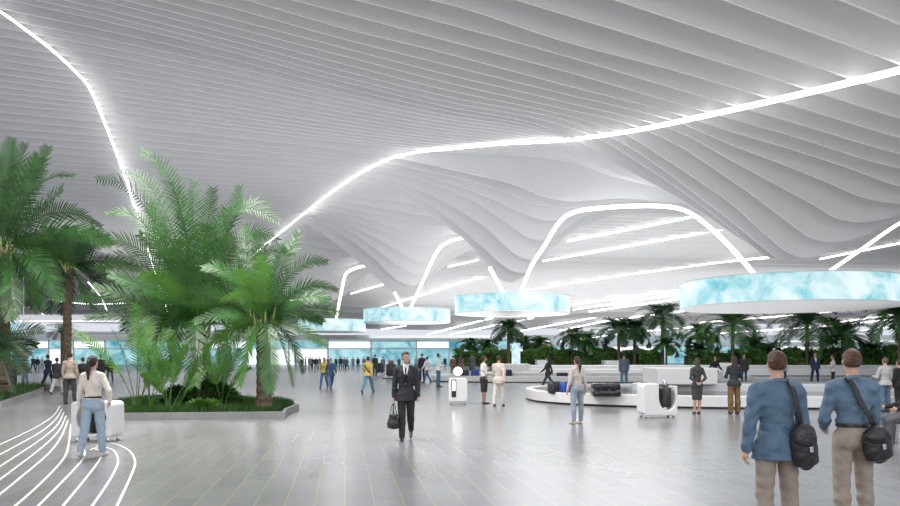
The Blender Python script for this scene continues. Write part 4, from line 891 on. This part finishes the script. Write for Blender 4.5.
# ---- big palm in the centre of the island
def hand_palm(name, basepx, Y, trunk_r, crown, label, fronds, m, nl, ln, wd, stem=True, z0=0.15):
    b = at(basepx, Y, z0); e = empty(name, b); tag(e, label, 'palm'); bpy.context.view_layer.update()
    cp = P(crown[0], crown[1], Y)
    if stem: trunk(e, cp.z-z0, trunk_r, trunk_r*0.9, (cp.x-b.x, 0))
    for i, f in enumerate(fronds):
        (cx_, cy_, tx, ty) = f[:4]; dy = f[4] if len(f) > 4 else rng.uniform(-0.6, 0.6); mm = f[5] if len(f) > 5 else m
        frond_px((crown[0]+rng.uniform(-3, 3), crown[1]+rng.uniform(-3, 3)), (cx_, cy_), (tx, ty), Y, dy*0.4, dy, e, mm, nl, ln*rng.uniform(0.9, 1.1), wd, twist=rng.uniform(-0.5, 0.5) if abs(tx-crown[0]) < 25 else rng.choice((-1, 1))*rng.uniform(0.55, 1.15), r0=0.022*Y/22)
    # stubs of old leaves round the crown base
    mb = MB()
    for k in range(14):
        a = k*2.4; q = cp-b; d = Vector((math.cos(a), math.sin(a), 0)); mb.tube([q+d*trunk_r*0.6+Vector((0, 0, -0.5+0.03*k)), q+d*(trunk_r+0.10)+Vector((0, 0, -0.2+0.03*k)), q+d*(trunk_r+0.16)+Vector((0, 0, 0.1+0.03*k))], [0.05, 0.035, 0.015], 6)
    mb.build('leaf_stubs', M['rachis'], e, False)
    return e
hand_palm('date_palm', 205, 23.5, 0.3, (196, 330), 'tallest bushy date palm in the middle of the big planter', [
 (188,165,143,153,-0.5),(170,170,120,172,0.6),(150,168,98,180,0.9),(190,220,172,185,-1),(192,240,193,182,0.4),(205,230,213,190,-0.8),(214,168,278,222,-0.8),(228,180,268,205,0.9),(228,230,240,188,0.2),
 (152,195,108,214,-0.5),(145,225,100,242,-1),(150,255,118,255,0.7),(142,245,97,270,0.3),(160,240,130,205,1.0),(235,205,276,240,1.0),(245,235,292,252,0.6),
 (145,300,96,288,-0.8),(140,310,88,318,-0.6),(150,290,118,300,0.8),(135,295,78,300,0.2),(160,300,130,345,-1.2),(170,290,150,360,-1.4),(180,290,170,375,-1.3),(196,290,195,385,-1.5),(215,285,222,380,-1.6),(180,235,160,230,-1.5),
 (240,290,285,300,0.8),(235,300,262,345,-0.8),(205,260,205,225,-1.6),(185,265,178,240,-1.8),(218,262,232,238,-1.7),(170,275,142,275,-1.8,'leafB'),(228,280,255,285,-1.8),(200,285,228,330,-1.9,'leafB'),(190,290,165,330,-1.9),
 (155,270,125,330,0.8),(175,255,140,235,-1.2),(168,245,150,205,0.1),(212,245,225,210,0.9),(160,285,110,275,-1.4)], 'leafA', 50, 0.62, 0.062)
hand_palm('date_palm', 264, 21.3, 0.22, (263, 325), 'bushy date palm with thick trunk at the right end of the big planter', [
 (262,280,258,232,-0.4),(270,280,283,245,0.5),(290,252,326,262,0.6),(298,272,336,290,0.2),(290,300,338,312,0.4),(285,315,326,345,-0.4),(245,280,232,248,0.4),(235,262,204,268,-0.3),(230,295,190,290,-0.4),(235,305,196,322,-0.6),
 (275,305,292,385,-0.7,'leafB'),(255,305,240,385,-0.8,'leafB'),(268,300,270,392,-0.9),(245,300,215,380,-0.5,'leafB'),(285,310,302,372,0.3),(262,290,262,258,-1.2,'leafB'),(250,290,240,270,-1.3,'leafB'),(278,290,290,270,-1.2),(240,315,205,350,-0.9,'leafB'),(285,300,322,322,0.9),
 (300,285,328,300,0.1),(250,285,222,300,-1.3,'leafB'),(232,300,185,305,0.4),(275,270,300,232,0.8),(246,270,244,228,0.9)], 'leafA', 44, 0.46, 0.052)
hand_palm('date_palm', 3, 30, 0.28, (2, 248), 'tall date palm with bare trunk at the left edge', [
 (2,190,12,140,-0.5),(-12,190,-30,145,0.5),(25,200,48,148,0.8),(35,165,72,176,0.2),(50,190,100,226,-0.6,'leafA'),(58,212,110,245,0.4),(35,240,60,300,-0.8),(20,250,38,310,0.6),(-20,230,-60,230,0),(-20,250,-40,300,0.4),(10,215,38,158,-1),(22,225,62,190,-1.1),(15,260,10,320,-1),(10,270,-14,330,-0.8),
 (30,232,74,262,0.9),(8,200,25,145,0.9),(-8,200,-10,150,-1)], 'leafA', 48, 0.85, 0.085)
hand_palm('date_palm', 67, 34, 0.19, (68, 266), 'palm with slim bare trunk standing behind the man in tan shirt', [
 (68,245,70,228,-0.5),(55,245,38,240,0.4),(50,252,24,262,-0.4),(52,262,28,290,0.3),(85,245,108,238,0.6),(90,255,136,268,-0.4),(88,268,112,300,0.5),(62,275,50,312,-0.6),(78,275,92,308,-0.6),(60,250,48,228,0.8),(80,250,95,230,0.7),(66,280,66,312,0.9),(50,270,30,305,-0.9),(90,262,122,288,0.8)], 'leafC', 40, 0.75, 0.085)
auto_palm('date_palm', (-30, 58, 0), 3.4, 1.9, 12, 'small distant palm left of the slim trunk among the walkers', 'leafC', 5, 26, 0.05, r=0.13)
# lower fronds at the far left edge
hand_palm('date_palm', -6, 27, 0.16, (-8, 352), 'low dark palm whose fronds reach in at the left edge', [
 (10,325,42,330,-0.3),(5,330,28,355,0.3),(8,345,26,372,-0.3),(0,320,14,300,0.4),(0,340,12,390,-0.4),(10,335,36,345,0.6),(-20,320,-40,310,0)], 'leafC', 34, 0.55, 0.065)
# ---- slender areca clumps
def areca(px, Y, label, fr, m='leafD', ln=0.30, nl=24):
    b = at(px, Y, 0.15); e = empty('areca_palm', b); tag(e, label, 'palm'); bpy.context.view_layer.update()
    for (bx, kx, ky, tx, ty, dy) in fr:
        y0 = HY+CAMZ*F/Y-0.15*F/Y; a = P(bx, y0, Y)-b; k = P(kx, ky, Y+dy*0.5)-b; t = P(tx, ty, Y+dy)-b
        pts = [a.lerp(k, u).lerp(k.lerp(t, u), u) for u in (0, 0.15, 0.3, 0.45, 0.6, 0.8, 1)]
        frond(pts, nl, ln*1.15, 0.05, 0.016, 0.2, start=0.42, twist=rng.choice((-1, 1))*rng.uniform(0.4, 1.0)).build('frond', M[m], e, False)
    return e
areca(137, 21.2, 'slender leaning areca palm at the left end of the big planter', [(135,128,370,76,332,-0.3),(137,125,350,112,330,0.5),(138,140,340,150,318,0.4),(139,150,350,172,335,-0.3),(136,140,330,135,305,-0.5),(137,118,360,100,352,0.7),(138,148,370,168,362,-0.6)])
areca(150, 20.9, 'short areca clump beside the slender leaning one in the big planter', [(149,152,370,140,340,-0.2),(150,162,370,182,350,0.3),(151,150,375,128,362,0.3),(150,158,360,165,330,-0.4),(150,146,365,150,325,0.2)], ln=0.27)
areca(169, 20.7, 'bright areca clump at the front of the big planter', [(167,172,375,186,345,-0.2),(168,165,370,152,348,0.2),(170,185,380,208,352,0.2),(171,188,385,205,372,-0.3),(169,175,365,172,332,0.3),(172,195,390,200,340,0.4),(168,160,375,142,375,-0.3)], ln=0.27)
areca(222, 22.0, 'upright areca sprout between the two big palms', [(222,222,370,240,350,-0.2),(223,215,375,205,352,0.3),(221,226,365,225,335,0.2),(224,232,375,250,368,0.2)], ln=0.25)
# low bushes
def bush(px, Y, w, h, label, m='hedge', n=1500, ls=0.1, seed=0, name='shrub', dep=None):
    r2 = random.Random(seed); b = at(px, Y, 0.12); e = empty(name, b); tag(e, label, 'shrub'); mb = MB(); dep = dep or w*0.7
    for i in range(n):
        a = r2.uniform(0, 6.28); v = r2.uniform(0.0, 1); zz = math.sin(v*1.57); rr = math.cos(v*1.57)*r2.uniform(0.8, 1.02)+0.02
        p = Vector((math.cos(a)*rr*w/2, math.sin(a)*rr*dep/2, zz*h*r2.uniform(0.85, 1.1))); d = Vector((math.cos(a)+r2.uniform(-.7, .7), math.sin(a)+r2.uniform(-.7, .7), r2.uniform(-0.2, 1.1))).normalized(); s = d.cross(Vector((r2.uniform(-1, 1), r2.uniform(-1, 1), r2.uniform(-1, 1)))).normalized(); l = ls*r2.uniform(0.6, 1.4); n0 = len(mb.v)
        mb.v += [tuple(p), tuple(p+d*l*.5+s*l*.22), tuple(p+d*l), tuple(p+d*l*.5-s*l*.22)]; mb.f.append((n0, n0+1, n0+2, n0+3))
    mb.build('leaves', M[m], e, False)
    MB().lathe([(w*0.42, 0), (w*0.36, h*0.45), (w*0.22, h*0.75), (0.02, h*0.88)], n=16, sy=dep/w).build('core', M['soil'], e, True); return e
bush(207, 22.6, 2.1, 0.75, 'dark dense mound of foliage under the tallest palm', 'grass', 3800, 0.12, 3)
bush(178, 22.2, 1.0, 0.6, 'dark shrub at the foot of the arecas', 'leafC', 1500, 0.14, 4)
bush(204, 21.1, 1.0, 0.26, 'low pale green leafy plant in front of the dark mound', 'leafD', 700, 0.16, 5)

# ---- hedge and palms beyond the carousels
segs = [(455, 515, 88, 2.1), (515, 575, 86, 2.3), (575, 640, 84, 2.2), (640, 662, 82, 2.0), (690, 742, 76, 1.9), (742, 800, 74, 2.0), (800, 860, 74, 2.1), (860, 925, 72, 2.2)]
nm = ['left end of the long hedge near the kiosk', 'part of the long hedge behind the walking person in dark', 'part of the long hedge behind the woman in beige top', 'hedge end behind the blue-grey suit', 'hedge behind the women at the nearest carousel', 'hedge behind the man in open beige jacket', 'hedge behind the man in navy suit', 'hedge at the right edge behind the grey sweater']
for i, (p0, p1, Y, hh) in enumerate(segs):
    x0, x1 = (p0-CX)/F*Y, (p1-CX)/F*Y; r2 = random.Random(40+i); e = empty('hedge', ((x0+x1)/2, Y+1, 0)); tag(e, 'clipped green '+nm[i], 'hedge'); mb = MB()
    W_ = x1-x0
    for k in range(5200):
        u = r2.uniform(-0.5, 0.5); top_ = r2.random() < 0.3; bumpz = 0.22*math.sin(u*W_*1.3+i)+0.15*math.sin(u*W_*3.1)
        z = (hh+bumpz)*(1 if top_ else r2.uniform(0.15, 1.0)); y = r2.uniform(-1, 1) if top_ else -1-0.25*math.sin(z*2+u*W_*2)+r2.uniform(-.15, .15)
        p = Vector((u*W_, y, z)); d = Vector((r2.uniform(-1, 1), r2.uniform(-1, 0.2), r2.uniform(-0.4, 1))).normalized(); s = d.cross(Vector((r2.uniform(-1, 1), r2.uniform(-1, 1), r2.uniform(-1, 1)))).normalized(); l = 0.30*r2.uniform(0.6, 1.5); n0 = len(mb.v)
        mb.v += [tuple(p), tuple(p+d*l*.5+s*l*.25), tuple(p+d*l), tuple(p+d*l*.5-s*l*.25)]; mb.f.append((n0, n0+1, n0+2, n0+3))
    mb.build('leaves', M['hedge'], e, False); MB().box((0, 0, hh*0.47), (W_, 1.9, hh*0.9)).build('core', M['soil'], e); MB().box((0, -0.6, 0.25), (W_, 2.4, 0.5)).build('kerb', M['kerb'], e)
far = [(509,82,330,13,'lone slim palm above the hedge right of the second ring','leafC'),(470,90,345,9,'small feathery palm at the left end of the hedge','leafA'),(486,90,346,9,'small feathery palm behind the woman in black skirt','leafA'),(524,90,345,10,'low palm in the hedge right of the blue poster','leafA'),(540,90,344,10,'low palm in the hedge above the walking person','leafA'),
 (573,84,337,12,'palm above the hedge left of the ponytail woman','leafC'),(586,84,341,13,'bushy low palm above the head of the woman in beige','leafA'),(620,82,331,16,'dense palm left of the tall pale one above the hedge','leafC'),(636,82,330,13,'slim-trunked palm above the blue-grey suit','leafC'),(664,80,318,19,'tall pale palm left of the largest ring','leafC'),(668,79,345,11,'low bushy palm under the tall pale palm','leafA'),
 (704,76,335,14,'palm above the woman in the dark dress','leafA'),(735,74,326,24,'broad dark palm with its top hidden by the largest ring','leafA'),(757,76,346,11,'low palm sprout between the far men','leafB'),(810,73,324,26,'broad arching palm left of the man in tucked shirt','leafA'),(846,72,336,22,'broad bright palm behind the man in tucked shirt','leafA'),
 (772,76,350,9,'low spiky plant behind the man in open jacket','leafC'),(878,72,350,12,'low spiky palm above the grey sweater','leafA'),(905,60,318,24,'palm reaching in at the right edge under the ring','leafA'),(700,76,350,9,'low spiky plant left of the broad dark palm','leafC')]
for i, (px, Y, py, rp, lb, m) in enumerate(far):
    z = CAMZ+(HY-py)/F*Y; fl = rp/F*Y*1.75; auto_palm('palm_tree', ((px-CX)/F*Y, Y+0.6, 0), z, fl, 28 if rp > 12 else 20, lb, m, 60+i, 26, 0.15, ln=fl*0.33, r=0.2 if rp > 12 else 0.12, e0=(-10, 80))
# ---- poster stand
ps = empty('poster_stand', at(516, 78, 0)); MB().box((0, 0, 2.0), (0.95, 0.12, 2.3)).build('poster_face', M['sign'], ps); MB().box((0, 0, 0.45), (0.12, 0.1, 0.9)).build('post', M['chrome'], ps); MB().box((0, 0, 0.03), (0.8, 0.5, 0.06)).build('foot', M['chrome'], ps)
ps.location = at(516, 83.5, 0); tag(ps, 'upright pale blue lit poster standing in front of the hedge', 'poster')
MB_ = None
